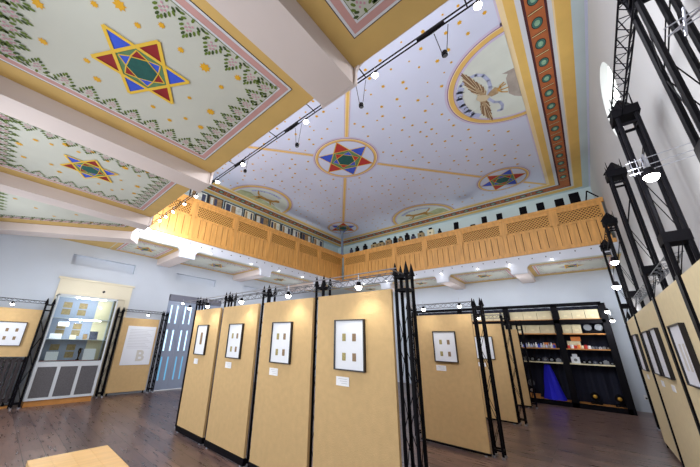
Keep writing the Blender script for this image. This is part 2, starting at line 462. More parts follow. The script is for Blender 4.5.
fascia('x', GN, YR, GY, [(1.12,1.5),(3.8,4.16),(6.38,6.74)], ti, 'plaster edge of the near gallery overhead', 4.2, th=.03, sign=-1, mt_='beam_plaster', dip=.2, fil=.1); ti += 1

# left gallery and back gallery soffits
cb = MB().box((GN-.02, GY+.02, ZG), (XB, YL, ZG+.12), 'field_grey').box((GX+.02, YR, ZG), (XB, GY+.02, ZG+.12), 'field_grey')
xs = [1.75, 2.92, 3.3, 5.67, 6.05, 8.42, 8.8, 10.3]
for a, c in ((GN, 2.92), (3.3, 5.67), (6.05, 8.42), (8.8, 10.25)):
    bay(cb, a, c, GY+.1, YL, ZG, ((a+c)/2, (GY+.1+YL)/2-.05, .28), (.12,.12,.16,.16), (.13,.13,.13,.13), detail=False)
for a, c in ((YR, 1.0), (1.38, 3.3), (3.68, 5.6), (5.98, 8.1)):
    bay(cb, GX+.1, XB, a, c, ZG, ((GX+.1+XB)/2-.2, (a+c)/2, .28), (.12,.3,.12,.12), (.13,.13,.13,.13), detail=False)
struct(cb, 'ceiling_left', 'painted soffit under the left and back galleries', 'ceiling')
for a, c in LJ:
    joist(a, c, GY+.09, YL, ti, 'plaster joist under the left gallery'); ti += 1
for a, c in BJ:
    joist(GX+.09, XB, a, c, ti, 'plaster joist under the back gallery'); ti += 1
# gallery decks
struct(MB().box((GN, GY+.09, ZG+.12), (XB, YL, ZG+.26), 'panel_edge').box((GX+.09, YR, ZG+.12), (XB, GY+.09, ZG+.26), 'panel_edge').box((XN, YR, ZG+.12), (GN-.07, YL, ZG+.26), 'panel_edge'), 'trim_%d' % ti, 'timber deck of the galleries', 'deck'); ti += 1

# ------------------------------------------------------------------ hall ceiling
cb = MB().box((XN-T, YR-T, ZC), (XB+T, YL+T, ZC+.12), 'ceil_lav')
p = Paint(cb, ZC)
CX, CY = 5.72, 4.4
FX0, FX1, FY0, FY1 = .34, 11.1, .04, 8.76
# frame bands working inwards from the wall
def band(e0, e1, mt_, lay): p.ring(FX0-e0, FX1+e0, FY0-e0, FY1+e0, e0-e1, mt_, lay)
band(1.05, .89, 'wall_upper', 1)
band(.89, .69, 'ceil_gold', 1); band(.69, .665, 'ceil_cream', 1); band(.665, .60, 'white_line', 1)
band(.61, .575, 'band_dark', 2); band(.60, .30, 'band_brown', 1); band(.335, .295, 'band_dark', 2)
band(.30, .22, 'white_line', 1); band(.22, .08, 'ceil_gold', 1); band(.08, .06, 'ceil_cream', 1); band(.06, .0, 'ceil_cream', 1); band(.0, -.03, 'ceil_lilac', 1)
# ovals along the brown band
def ovals(fixed, u0, u1, ax):
    n = round((u1-u0)/.475)
    for k in range(n):
        u = u0+(k+.5)*(u1-u0)/n
        c = (u, fixed) if ax == 'x' else (fixed, u)
        rt = 0 if ax == 'x' else PI/2
        p.ell(c[0], c[1], .115, .082, rt, 'ink', 3, 14); p.ell(c[0], c[1], .10, .07, rt, 'oval_teal', 4, 14); p.ell(c[0], c[1], .06, .04, rt, 'oval_light', 5, 10)
        u2 = u+(u1-u0)/n/2
        c2 = (u2, fixed) if ax == 'x' else (fixed, u2)
        dd = (.012, .1) if ax == 'x' else (.1, .012)
        p.line((c2[0]-dd[0]*1, c2[1]-dd[1]), (c2[0]+dd[0], c2[1]+dd[1]), .045, 'band_dark', 3)
        p.line((c2[0]-dd[0]*1, c2[1]-dd[1]), (c2[0]+dd[0], c2[1]+dd[1]), .018, 'band_cream', 4)
ovals(FY0-.45, FX0, FX1, 'x'); ovals(FY1+.45, FX0, FX1, 'x'); ovals(FX1+.45, FY0, FY1, 'y'); ovals(FX0-.45, FY0, FY1, 'y')
# diagonal ribs between medallions
CM = [(9.88, 7.76), (9.86, 1.09), (1.56, 7.71), (1.56, 1.09)]
for cx, cy in CM:
    for w_, mt_, lay in ((.15,'ceil_lilac',1),(.11,'ceil_violet',2),(.10,'ceil_cream',3),(.055,'ceil_gold',4)):
        p.line((CX, CY), (cx, cy), w_, mt_, lay)
    ox = FX1 if cx > CX else FX0; oy = FY1 if cy > CY else FY0
    for w_, mt_, lay in ((.13,'ceil_lilac',1),(.09,'ceil_cream',3),(.05,'ceil_gold',4)):
        p.line((cx, cy), (ox, oy), w_, mt_, lay)
def medal(cx, cy, R, rot, lay=6, first=0):
    p.arc(cx, cy, 0.001, R*1.07, 0, 2*PI, 'ceil_lilac', lay, 48)
    p.ell(cx, cy, R*1.02, R*1.02, 0, 'ceil_violet', lay+1, 48); p.ell(cx, cy, R, R, 0, 'ceil_cream', lay+2, 48); p.ell(cx, cy, R*.97, R*.97, 0, 'ceil_gold', lay+3, 48)
    p.ell(cx, cy, R*.91, R*.91, 0, 'ceil_violet', lay+4, 48); p.ell(cx, cy, R*.895, R*.895, 0, 'ceil_lav', lay+5, 48)
    p.hexagram(cx, cy, R*.9, rot, lay+6, outline=False, red='star_redB', first=first)
ANG = math.atan2(CM[0][1]-CY, CM[0][0]-CX)
medal(CX, CY, .93, -.70, first=1)
medal(CM[0][0], CM[0][1], .72, ANG, first=0); medal(CM[1][0], CM[1][1], .72, PI/2, first=0); medal(CM[2][0], CM[2][1], .72, -ANG); medal(CM[3][0], CM[3][1], .72, ANG)
# half-round pictures on three sides
def lunette(cx, cy, dirang, kind):
    R = 1.27; t0, t1 = dirang-PI/2, dirang+PI/2
    for r, mt_, lay in ((R+.09,'ceil_lilac',1),(R+.04,'ceil_violet',2),(R+.02,'ceil_cream',3),(R,'ceil_gold',4),(R-.09,'ceil_violet',5),(R-.1,'ceil_lilac',6),(R-.15,'lun_field',7)):
        p.ell(cx, cy, r, r, 0, mt_, lay, 36, t0, t1)
    ux, uy = math.cos(dirang), math.sin(dirang); vx, vy = -uy, ux      # u: away from the wall (picture up), v: picture right as seen from below
    def at(a, c): return (cx+ux*c+vx*a, cy+uy*c+vy*a)
    return at, ux, uy, vx, vy
def text_on(at, dirang, R, s, size, cx, cy, span, centre=PI/2):
    """letters following the arc, right to left"""
    n = len(s)
    for k, ch in enumerate(s):
        if ch == ' ': continue
        t = centre - span/2 + span*(k+.5)/n           # angle in picture frame; starts at picture right
        cu = bpy.data.curves.new('glyph', 'FONT'); cu.body = ch; cu.size = size; cu.align_x = 'CENTER'; cu.offset = 0
        ob = bpy.data.objects.new('glyph', cu); COL.objects.link(ob)
        bpy.context.view_layer.update()
        dg = bpy.context.evaluated_depsgraph_get(); me = ob.evaluated_get(dg).to_mesh()
        for pl in me.polygons:
            pts = []
            for vi in pl.vertices:
                v = me.vertices[vi].co
                a = R*math.cos(t) + v.x*math.sin(t) + v.y*math.cos(t)
                c = R*math.sin(t) - v.x*math.cos(t) + v.y*math.sin(t)
                pts.append(at(a, c))
            p.P(pts, 'ink', 14)
        ob.evaluated_get(dg).to_mesh_clear(); bpy.data.objects.remove(ob); bpy.data.curves.remove(cu)
def ribbon(at, R, w, t0, t1, mt_='ribbon', lay=9, n=20):
    for k in range(n):
        a, c = t0+(t1-t0)*k/n, t0+(t1-t0)*(k+1)/n
        p.P([at(R*math.cos(a),R*math.sin(a)), at((R+w)*math.cos(a),(R+w)*math.sin(a)), at((R+w)*math.cos(c),(R+w)*math.sin(c)), at(R*math.cos(c),R*math.sin(c))], mt_, lay)
def blob(at, pts, mt_, lay): p.P([at(*q) for q in pts], mt_, lay)
# bird on the right-hand side (flying, wings spread, with ribbons)
at, *_ = lunette(CX+.03, FY0, PI/2, 'bird')
def strip(at, pts, w_, mt_, lay):
    for (a0, c0), (a1, c1) in zip(pts, pts[1:]):
        d_ = math.hypot(a1-a0, c1-c0) or 1; nx, ny = -(c1-c0)/d_*w_/2, (a1-a0)/d_*w_/2
        ex, ey = (a1-a0)/d_*w_*.2, (c1-c0)/d_*w_*.2
        p.P([at(a0+nx-ex, c0+ny-ey), at(a1+nx+ex, c1+ny+ey), at(a1-nx+ex, c1-ny+ey), at(a0-nx-ex, c0-ny-ey)], mt_, lay)
strip(at, [(.38,1.0),(.51,.93),(.59,.78),(.58,.61),(.47,.5),(.28,.45),(.08,.46),(-.12,.54)], .07, 'ribbon', 9)
strip(at, [(-.21,.57),(-.42,.49),(-.48,.4),(-.62,.37),(-.76,.41),(-.74,.49)], .06, 'ribbon', 9)
strip(at, [(.42,.95),(.34,1.0),(.16,1.06),(-.07,1.07),(-.31,1.04),(-.51,.97),(-.63,.86)], .13, 'ribbon', 9.5)
text_on(at, 0, 1.0, 'קל כנשר', .15, CX, FY0, .92, 1.62)
blob(at, [(.27,0),(.27,.21),(.2,.12),(.1,.17),(-.16,.18),(-.35,.2),(-.5,.12),(-.62,0)], 'rock_grey', 8)
W1 = [(.78,.82),(.51,.85),(.25,.81),(.01,.72),(-.13,.6),(.01,.55),(.21,.58),(.42,.66),(.65,.74)]
W2 = [(-.17,.72),(-.41,.77),(-.62,.79),(-.87,.7),(-.96,.65),(-.67,.62),(-.39,.59),(-.19,.61)]
def feathered(W, root, lay):
    blob(at, W, 'feather', lay)
    n_ = len(W)
    for k in range(n_):
        a0, c0 = W[k]; a1, c1 = W[(k+1) % n_]
        for t in (.2, .5, .8):
            a2, c2 = a0+(a1-a0)*t, c0+(c1-c0)*t
            if math.hypot(a2-root[0], c2-root[1]) > .2:
                strip(at, [(root[0]+(a2-root[0])*.45, root[1]+(c2-root[1])*.45), (a2+(a2-root[0])*.06, c2+(c2-root[1])*.06)], .02, ['feather_dark','feather_light'][int(t*10) % 2], lay+1+t)
feathered(W1, (-.1,.62), 10); feathered(W2, (-.15,.66), 10)
blob(at, [(.02,.73),(-.06,.6),(-.11,.55),(-.19,.53),(-.25,.62),(-.2,.73),(-.08,.78)], 'feather_light', 13)
blob(at, [(-.1,.56),(-.04,.5),(.02,.39),(-.04,.34),(-.12,.33),(-.2,.38),(-.2,.5)], 'feather', 13)
for q_ in ((-.28,.21),(-.16,.17),(-.03,.2),(.04,.22)): strip(at, [(-.1,.36), (-.1+(q_[0]+.1)*.6, .3), q_], .03, 'animal_gold', 14+q_[0])
# animals on the left and back sides
def beast(at, flip, col_, lay=11):
    f = -1 if flip else 1
    def q(a, c): return (f*a, c)
    blob(at, [q(-.38,.42),q(-.3,.52),(f*0,.5),q(.25,.56),q(.34,.48),q(.28,.36),q(.02,.34),q(-.28,.3)], col_, lay)
    blob(at, [q(.22,.5),q(.3,.68),q(.42,.72),q(.52,.64),q(.5,.56),q(.38,.52),q(.34,.42)], col_, lay+1)
    for a, c, d_ in ((-.34,-.5,.1),(-.26,-.3,.08),(.22,.42,.14),(.3,.52,.26)):
        blob(at, [q(a-.03,.38),q(a+.06,.38),q(c+.05,d_),q(c-.02,d_)], col_, lay)
    blob(at, [q(-.36,.46),q(-.5,.56),q(-.6,.74),q(-.55,.75),q(-.44,.6),q(-.34,.52)], col_, lay)
at, *_ = lunette(CX+.01, FY1, -PI/2, 'lion')
blob(at, [(-1.1,0),(-1.05,.3),(-.7,.42),(-.4,.3),(0,.26),(.5,.2),(.95,.1),(1.1,0)], 'hill_green', 8)
ribbon(at, .88, .12, 1.2, 2.5); text_on(at, 0, .9, 'גבור כארי', .12, CX, FY1, 1.0, 1.9)
beast(at, False, 'animal_gold')
at, *_ = lunette(FX1, CY-.08, PI, 'leopard')
blob(at, [(-1.1,0),(-.8,.14),(-.3,.2),(.2,.3),(.8,.5),(1.0,.4),(1.1,0)], 'hill_green', 8)
ribbon(at, .88, .12, .9, 2.3); text_on(at, 0, .9, 'רץ כצבי', .12, FX1, CY, .9, 1.8)
beast(at, True, 'animal_gold')
# gold specks scattered over the sky field
rnd = random.Random(3)
def blocked(x, y):
    if x < FX0+.15 or x > FX1-.15 or y < FY0+.15 or y > FY1-.15: return True
    for (cx, cy, r) in [(CX,CY,1.1)]+[(a,c,.85) for a,c in CM]+[(CX,FY0,1.42),(CX,FY1,1.42),(FX1,CY,1.42),(FX0,CY,1.42)]:
        if (x-cx)**2+(y-cy)**2 < r*r: return True
    for cx, cy in CM:
        L_ = math.hypot(cx-CX, cy-CY)
        if abs((x-CX)*(cy-CY)-(y-CY)*(cx-CX))/L_ < .12: return True
    return False
x = FX0+.1
while x < FX1:
    y = FY0+.1
    while y < FY1:
        xx, yy = x+rnd.uniform(-.1,.1), y+rnd.uniform(-.1,.1)
        if not blocked(xx, yy): p.spark(xx, yy, rnd.choice([.022,.03,.04,.045]), 'gold_star', 2, rnd.random(), 6)
        y += .35
    x += .35
struct(cb, 'ceiling', 'pale lavender hall ceiling painted with stars and medallions', 'ceiling')

# ------------------------------------------------------------------ wooden railings
def lattice_mb(u0, u1, z0, z1, mk):
    """diagonal lattice in the rectangle, strips clipped; mk(u,z)->(x,y,z) pairs"""
    b = MB(); st = .085; L_ = z1-z0
    for sgn, dep in ((1, 0), (-1, 1)):
        c = u0-L_
        while c < u1+L_:
            # line u = c + sgn*(z-z0)
            pts = []
            ua, ub = c, c+sgn*L_
            za, zb = z0, z1
            lo, hi = (ua, ub) if ua < ub else (ub, ua)
            if hi > u0 and lo < u1:
                def zz(u): return z0+(u-c)*sgn
                a = max(lo, u0); d_ = min(hi, u1)
                if d_-a > .02:
                    b.bar(mk(a, zz(a), dep), mk(d_, zz(d_), dep), .012, .02, 'wood_lattice')
            c += st
    return b
def railing(name, label, axis, plane, marks, out):
    """out = direction (sign) towards the hall centre along the normal"""
    def pt(u, z, off=0.):
        return (u, plane+out*off, z) if axis == 'y' else (plane+out*off, u, z)
    u0, u1 = marks[0], marks[-1]
    root = thing(name, label, 'railing', pt((u0+u1)/2, 4.2))
    def bx(a, c): 
        return (min(a[0],c[0]), min(a[1],c[1]), min(a[2],c[2])), (max(a[0],c[0]), max(a[1],c[1]), max(a[2],c[2]))
    def B(mb, ua, ub, za, zb, oa, ob, mt_='wood_rail'):
        mb.box(*bx(pt(ua, za, oa), pt(ub, zb, ob)), mt_); return mb
    B(B(MB(), u0, u1, 5.43, 5.5, -.1, .05), u0, u1, 5.38, 5.43, -.05, .03).build('handrail', root)
    B(B(MB(), u0, u1, 4.2, 4.27, -.05, .04), u0, u1, 4.27, 4.31, -.05, .02).build('bottom_rail', root)
    for i in range(len(marks)-1):
        a, c = marks[i], marks[i+1]
        if i: B(MB(), a-.05, a+.05, 4.27, 5.38, -.05, .03).build('post', root)
        ia, ic = a+.05, c-.05
        mid = 4.93
        # upper opening: frame + lattice over a dark back
        f = MB(); B(f, ia, ic, 5.31, 5.38, -.03, .015); B(f, ia, ic, mid-.03, mid+.03, -.03, .015); B(f, ia, ia+.06, mid, 5.31, -.03, .015); B(f, ic-.06, ic, mid, 5.31, -.03, .015)
        fr = f.build('lattice_frame', root)
        lattice_mb(ia+.06, ic-.06, mid+.03, 5.31, lambda u, z, dep: pt(u, z, -.008-.012*dep)).build('lattice', root)
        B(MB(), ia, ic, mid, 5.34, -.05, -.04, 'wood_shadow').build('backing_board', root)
        bd = MB(); n = max(4, round((ic-ia)/.19)); w_ = (ic-ia)/n
        for k in range(n): B(bd, ia+k*w_+.008, ia+(k+1)*w_-.008, 4.31, mid-.03, -.03, .002 if k % 2 else .008)
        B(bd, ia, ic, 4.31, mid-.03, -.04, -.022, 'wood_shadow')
        bd.build('board_panel', root)
    return root
railing('wooden_railing', 'golden wooden railing with lattice tops along the left gallery', 'y', GY, [GN, 3.05, 4.45, 5.87, 7.28, 8.6, GX+.04], -1)
railing('wooden_railing', 'golden wooden railing with lattice tops along the back gallery', 'x', GX, [YR+.01, .09, 1.38, 2.72, 4.01, 5.3, 6.64, GY-.06], -1)
b = MB().lathe([(.1,0),(.1,.06),(.06,.12),(.055,1.12),(.09,1.19),(.09,1.245)], (GX+.02, GY+.02, 5.5), 'pole_grey', 14)
tag(b.build('column', smooth=False), 'slim grey column rising from the gallery corner to the ceiling', 'column')

# ------------------------------------------------------------------ truss towers
def tower(name, H, sx, sy, rp, label, group, tall=False, loc=(0,0,0), side=.02):
    r = thing(name, label, 'tower', (0,0,0), group)
    hx, hy = sx/2, sy/2; Hp = H-(.2 if tall else .12)
    for a in (-1,1):
        for c in (-1,1):
            MB().tube((a*hx, c*hy, .015), (a*hx, c*hy, Hp), rp, 'black_metal', 8).build('post', r)
    for z in (.1, Hp-.16, Hp-.03) if not tall else (.1, Hp-.2):
        b = MB()
        for q in (-1, 1):
            b.bar((-hx, q*hy, z), (hx, q*hy, z), rp*1.2, rp*1.4, 'black_metal'); b.bar((q*hx, -hy, z), (q*hx, hy, z), rp*1.2, rp*1.4, 'black_metal')
        b.build('rung', r)
    b = MB(); st = .34 if not tall else .5; z = .12; k = 0
    while z+st < Hp-.1:
        for q in (-1, 1):
            s_ = 1 if k % 2 else -1
            b.tube((-hx*s_, q*hy, z), (hx*s_, q*hy, z+st), .004, 'black_metal', 4); b.tube((q*hx, -hy*s_, z), (q*hx, hy*s_, z+st), .004, 'black_metal', 4)
        z += st; k += 1
    b.build('bracing', r)
    if tall:
        b = MB(); b.box((-hx-rp-.01, -hy-rp-.015, Hp-.1), (hx+rp+.01, hy+rp+.015, Hp), 'black_matt')
        b.lathe([((hx+rp)*1.3, 0), (.012, .17)], (0,0,Hp), 'black_matt', 4)
        b.build('cap', r)
        MB().box((-hx-rp, -hy-rp, 2.46), (hx+rp, hy+rp, 2.56), 'black_matt').build('collar', r)
        for a in (-1,1):
            for c in (-1,1): MB().tube((a*hx, c*hy, Hp), (a*hx*1.05, c*hy*1.05, Hp+.16), .008, 'black_metal', 5, .003).build('finial', r)
    else:
        for a in (-1,1):
            for c in (-1,1): MB().tube((a*hx, c*hy, Hp-.01), (a*hx, c*hy, H), rp*2.0, 'black_matt', 6, .003).build('finial', r)
    b = MB()
    for a in (-1,1):
        for c in (-1,1): b.lathe([(rp*1.5,0),(rp*1.5,.03)], (a*hx, c*hy, 0), 'silver', 8)
    b.build('foot', r)
    return r
P_ = 1.1
TX, TY0 = 2.64, 1.285
labs = ['black truss tower at the near right end of the front row of panels',
 'black truss tower between the nearest and second nearest tan panels of the front row',
 'black truss tower between the two middle panels of the front row',
 'black truss tower between the two leftmost panels of the front row',
 'black truss tower ending the front row of panels beside the louvred door']
t0 = tower('truss_tower', 2.3, .12, .12, .0165, labs[0], 'low black truss towers holding the display panels')
t0.location = (TX, TY0, 0)
for k in range(1, 5): dup(t0, (TX, TY0+k*P_, 0), labs[k])
for x, y, l in ((5.38, 1.31, 'black truss tower on the right of the second-row panel with four small prints'),
                (5.38, 2.50, 'black truss tower on the left of the second-row panel with four small prints'),
                (7.88, 1.39, 'black truss tower on the right of the third-row panel'),
                (7.88, 2.55, 'black truss tower on the left of the third-row panel, mostly hidden'),
                (10.30, 1.48, 'black truss tower nearest the blue cloth in the black shelving'),
                (10.30, 2.58, 'black truss tower on the left of the furthest panel, mostly hidden'),
                (.70, 9.27, 'black truss tower left of the glass display cabinet'),
                (2.24, 9.74, 'black truss tower between glass cabinet and tan poster panel'),
                (3.44, 9.74, 'black truss tower between tan poster panel and louvred door'),
                (8.75, -.76, 'low black truss tower at the far end of the right-hand panels'),
                (7.9, -.80, 'low black truss tower behind the far end of the right-hand panels')):
    dup(t0, (x, y, 0), l)
tt = tower('tall_truss_tower', 4.2, .16, .14, .019, 'tall black truss tower crossing the round window', 'tall black truss towers along the right wall', tall=True)
tt.location = (4.0, -.775, 0)
for x, l in ((5.5, 'tall black truss tower second from the round window, topped by a small pyramid'),
             (7.7, 'tall black truss tower in front of the right end of the wooden railing'),
             (9.7, 'furthest tall black truss tower, below the end of the wooden railing'),
             (2.60, 'nearest and largest tall black truss tower in the top right corner')):
    o = dup(tt, (x, -.77 if x > 3 else -.83, 0), l)
    if x < 3: o.scale = (1, 1, 1.07)

def truss(p0, p1, w, name, label, mt_='silver', r=.006, step=.18, group=None, tri=True):
    p0, p1 = Vector(p0), Vector(p1); d = p1-p0; L_ = d.length; d.normalize()
    root = thing(name, label, 'truss', tuple(p0), group)
    side = d.cross(Vector((0,0,1))).normalized()*w/2
    lines = [side+Vector((0,0,w/2)), -side+Vector((0,0,w/2)), Vector((0,0,-w/2))] if tri else [Vector((0,0,w/2)), Vector((0,0,-w/2))]
    for o in lines: MB().tube(p0+o, p1+o, r, mt_, 6).build('chord', root)
    b = MB(); n = max(2, round(L_/step))
    for k in range(n):
        for i in range(len(lines)):
            a = lines[i]; c = lines[(i+1) % len(lines)]
            if len(lines) == 2 and i: continue
            q0, q1 = p0+d*(L_*k/n), p0+d*(L_*(k+.5)/n); q2 = p0+d*(L_*(k+1)/n)
            b.tube(q0+a, q1+c, r*.6, mt_, 4); b.tube(q1+c, q2+a, r*.6, mt_, 4)
    b.build('bracing', root)
    return root
GT = 'light lattice trusses linking the tower tops'
for k, l in enumerate(['lattice truss above the nearest front-row panel','lattice truss above the second nearest front-row panel','lattice truss above the third front-row panel','lattice truss above the leftmost front-row panel']):
    truss((TX, TY0+k*P_+.07, 2.17), (TX, TY0+(k+1)*P_-.07, 2.17), .08, 'lattice_truss', l, 'grey_metal', group=GT)
truss((5.33, 1.38, 2.2), (5.33, 2.35, 2.2), .08, 'lattice_truss', 'lattice truss over the second-row panel', 'grey_metal', group=GT)
truss((7.83, 1.4, 2.2), (7.83, 2.43, 2.2), .08, 'lattice_truss', 'lattice truss over the third-row panel', 'grey_metal', group=GT)
truss((-.6, 9.36, 2.2), (.67, 9.36, 2.2), .06, 'lattice_truss', 'dark lattice truss over the panel beside the glass cabinet', 'black_metal', .005, group=GT)
truss((2.32, 9.78, 2.22), (3.35, 9.78, 2.22), .06, 'lattice_truss', 'dark lattice truss over the white poster panel', 'black_metal', .005, group=GT)
truss((2.68, TY0+.1, 2.14), (5.3, 2.4, 2.14), .08, 'lattice_truss', 'lattice truss running back from the front row towards the second row', 'silver', group=GT)
truss((2.32, -.74, 4.0), (3.88, -.74, 3.96), .11, 'lattice_truss', 'black lattice truss joining the two nearest tall towers at their tops', 'black_metal', .007, .2, group='black lattice trusses between the tall towers')
truss((7.81, -.76, 3.9), (9.6, -.76, 3.9), .09, 'lattice_truss', 'black lattice truss joining the two furthest tall towers', 'black_metal', .006, .2, group='black lattice trusses between the tall towers')
truss((4.12, -.77, 2.36), (5.4, -.77, 2.36), .1, 'lattice_truss', 'silver lattice truss between the tall towers just above the pale panels', 'grey_metal', .005, .2, group='silver lattice trusses on the right')
truss((5.61, -.77, 2.36), (7.59, -.77, 2.36), .1, 'lattice_truss', 'silver lattice truss between tall towers above the far pale panels', 'grey_metal', .005, .2, group='silver lattice trusses on the right')
# stretched lamp wires between right towers
b = MB()
for dz in (0, .05, .12): b.tube((3.5, -.57, 3.02+dz), (3.5, YR, 3.07+dz), .004, 'silver', 5)
for k in range(4): b.tube((3.5, -.60-.035*k, 3.0), (3.5, -.60-.035*k, 3.17), .003, 'silver', 4)
tag(b.build('lamp_wire'), 'thin silver lamp wires reaching from the right wall to the big dazzling lamp', 'wire', 'thin silver lamp wires on the right wall')
b = MB()
for dz in (0, .06): b.tube((2.2, -.70, 3.27+dz), (2.2, YR, 3.37+dz), .004, 'silver', 5)
b.tube((2.2,-.76,3.22),(2.2,-.80,3.42),.007,'silver',5).tube((2.24,-.72,3.30),(2.16,-.84,3.33),.007,'silver',5)
tag(b.build('lamp_wire'), 'thin silver lamp wires in the top right corner of the photo', 'wire', 'thin silver lamp wires on the right wall')

# ------------------------------------------------------------------ display panels
def panel_row(x, y0, y1, z0, z1, mt_, label, group, base=True):
    root = thing('exhibition_screen', label, 'display panel', (x, (y0+y1)/2, 0), group)
    MB().box((x, y0, z0), (x+.035, y1, z1), mt_).build('board', root)
    MB().box((x+.036, y0+.01, z0+.02), (x+.05, y0+.05, z1-.02), 'panel_edge').box((x+.036, y1-.05, z0+.02), (x+.05, y1-.01, z1-.02), 'panel_edge').build('batten', root)
    if base: MB().box((x-.01, y0-.01, .02), (x+.045, y1+.01, z0-.005), 'black_metal').build('base_rail', root)
    for y in (y0+.06, y1-.06): MB().lathe([(.022,0),(.018,.02),(.008,.025),(.008,z0*.5+.01)], (x+.01 if base else x+.018, y, 0), 'silver' if base else 'black_metal', 8).build('foot', root)
    return root
GP = 'tan display panels in the front row'
fl_ = ['nearest tan panel of the front row, with four small prints in a black frame', 'second nearest tan panel of the front row', 'third tan panel along the front row', 'leftmost tan panel of the front row, with a single print']
YP = [(1.36, 2.335), (2.42, 3.40), (3.53, 4.52), (4.62, 5.54)]
for (a, c), l in zip(YP, fl_): panel_row(2.5, a, c, .10, 2.02, 'panel_tan', l, GP)
# brown wooden uprights seen inside the towers
for k in range(5):
    pass
panel_row(5.25, 1.40, 2.42, .05, 2.03, 'panel_tan', 'tan panel standing alone in the second row', 'tan display panels in the rows behind')
panel_row(7.75, 1.46, 2.42, .05, 2.03, 'panel_tan', 'tan panel in the third row, partly hidden by a tower', 'tan display panels in the rows behind')
panel_row(10.17, 1.53, 2.45, .05, 2.03, 'panel_tan', 'furthest tan panel, in front of the black shelving', 'tan display panels in the rows behind')
def panel_y(y, x0, x1, z0, z1, mt_, label, group, out=-1):
    root = thing('exhibition_screen', label, 'display panel', ((x0+x1)/2, y, 0), group)
    MB().box((x0, y, z0), (x1, y-out*.035, z1), mt_).build('board', root)
    MB().box((x0+.03, y-out*.036, z0+.02), (x0+.07, y-out*.05, z1-.02), 'panel_edge').box((x1-.07, y-out*.036, z0+.02), (x1-.03, y-out*.05, z1-.02), 'panel_edge').build('batten', root)
    for x in (x0+.05, x1-.05): MB().box((x-.015, y-out*.005, 0), (x+.015, y-out*.03, z0), 'black_metal').build('foot', root)
    return root
panel_y(9.78, 2.36, 3.32, .07, 2.02, 'panel_tan', 'tan panel with a large white poster against the left wall', 'panels on the left wall')
panel_y(9.36, -.7, .66, 1.02, 2.03, 'panel_tan', 'half-height tan panel above the black radiator', 'panels on the left wall')
# right-hand pale panels
RP = [(2.2, 3.30), (3.42, 4.56), (4.66, 6.55), (6.64, 8.1)]
rl = ['nearest pale panel on the right, cut off by the photo edge', 'pale panel on the right with one large white print', 'wide pale panel on the right with two prints side by side', 'furthest pale panel on the right']
RY = -.60
for (a, c), l in zip(RP, rl): panel_y(RY, a, c, .08, 2.05, 'panel_pale', l, 'pale display panels along the right wall', out=1)
for x, l in ((3.36, 'slim black post between the nearest two pale panels'), (4.61, 'slim black post beside the large white print'), (6.6, 'slim black post between the two furthest pale panels')):
    r = thing('screen_divider', l, 'post', (x, RY, 0), 'black posts between the pale panels')
    w_ = .045 if x < 5 else .04
    MB().box((x-w_, RY+.014, .02), (x+w_, RY-.03, 2.06), 'black_metal').build('upright', r)
    MB().box((x-w_, RY+.02, 0), (x+w_, RY-.06, .02), 'black_metal').build('base_plate', r)

# ------------------------------------------------------------------ framed prints, facing -X (front rows)
def stamp_grid(b, u, z, n, W, mk, mts=('stamp_brown','stamp_olive')):
    if n == 4:
        for i, (a, c) in enumerate(((-.065,.07),(.065,.07),(-.065,-.12),(.065,-.12))): b.append((u+a, z+c, .045, .075, mts[i % 2]))
    elif n == 1: b.append((u, z+.02, .075, .20, mts[0]))
def print_x(x, y, z, W, H, n, label, group):
    r = thing('framed_print', label, 'picture', (x, y, z-H/2), group); t = .012
    MB().box((x-.035, y-W/2, z-H/2), (x, y-W/2+t, z+H/2), 'frame_black').box((x-.035, y+W/2-t, z-H/2), (x, y+W/2, z+H/2), 'frame_black').box((x-.035, y-W/2+t, z-H/2), (x, y+W/2-t, z-H/2+t), 'frame_black').box((x-.035, y-W/2+t, z+H/2-t), (x, y+W/2-t, z+H/2), 'frame_black').build('frame', r)
    MB().box((x-.02, y-W/2+t, z-H/2+t), (x-.001, y+W/2-t, z+H/2-t), 'paper_white').build('mat', r)
    g_ = []; stamp_grid(g_, y, z, n, W, None)
    for (u, zz, w_, h_, m_) in g_:
        MB().box((x-.023, u-w_/2, zz-h_/2), (x-.0205, u+w_/2, zz+h_/2), m_).build('print', r)
    return r
def card_x(x, y, z, label, w_=.165, h_=.085):
    b = MB().box((x-.006, y-w_/2, z-h_/2), (x, y+w_/2, z+h_/2), 'card_white')
    for k in range(3): b.box((x-.007, y-w_/2+.02, z+.02-.02*k), (x-.006, y+w_/2-.03-.02*k, z+.024-.02*k), 'text_grey')
    tag(b.build('caption_card'), label, 'card', 'white caption cards')
GF = 'black framed prints on the tan panels'
F = [(1.86, 4, 'black frame with four small prints on the nearest front-row panel'), (2.945, 4, 'black frame with four small prints on the second nearest front-row panel'),
     (4.035, 4, 'black frame with four small prints on the third front-row panel'), (5.12, 1, 'black frame with one tall brown print on the leftmost front-row panel')]
for y, n, l in F: print_x(2.499, y, 1.49, .385, .50, n, l, GF)
card_x(2.499, 1.955, 1.135, 'white caption card under the nearest framed print'); card_x(2.499, 3.065, 1.135, 'white caption card under the second nearest framed print')
card_x(2.499, 4.15, 1.14, 'white caption card under the third framed print of the front row'); card_x(2.499, 5.22, 1.13, 'small white caption card under the leftmost framed print', .14)
print_x(5.249, 1.875, 1.5, .385, .5, 4, 'black frame with four small prints on the lone second-row panel', GF)
card_x(5.249, 1.98, 1.15, 'white caption card under the print on the second-row panel')
print_x(7.749, 1.87, 1.5, .385, .5, 0, 'framed white print on the third-row panel, partly behind the tower', GF)
card_x(7.749, 1.97, 1.13, 'small white caption card on the third-row panel', .15)
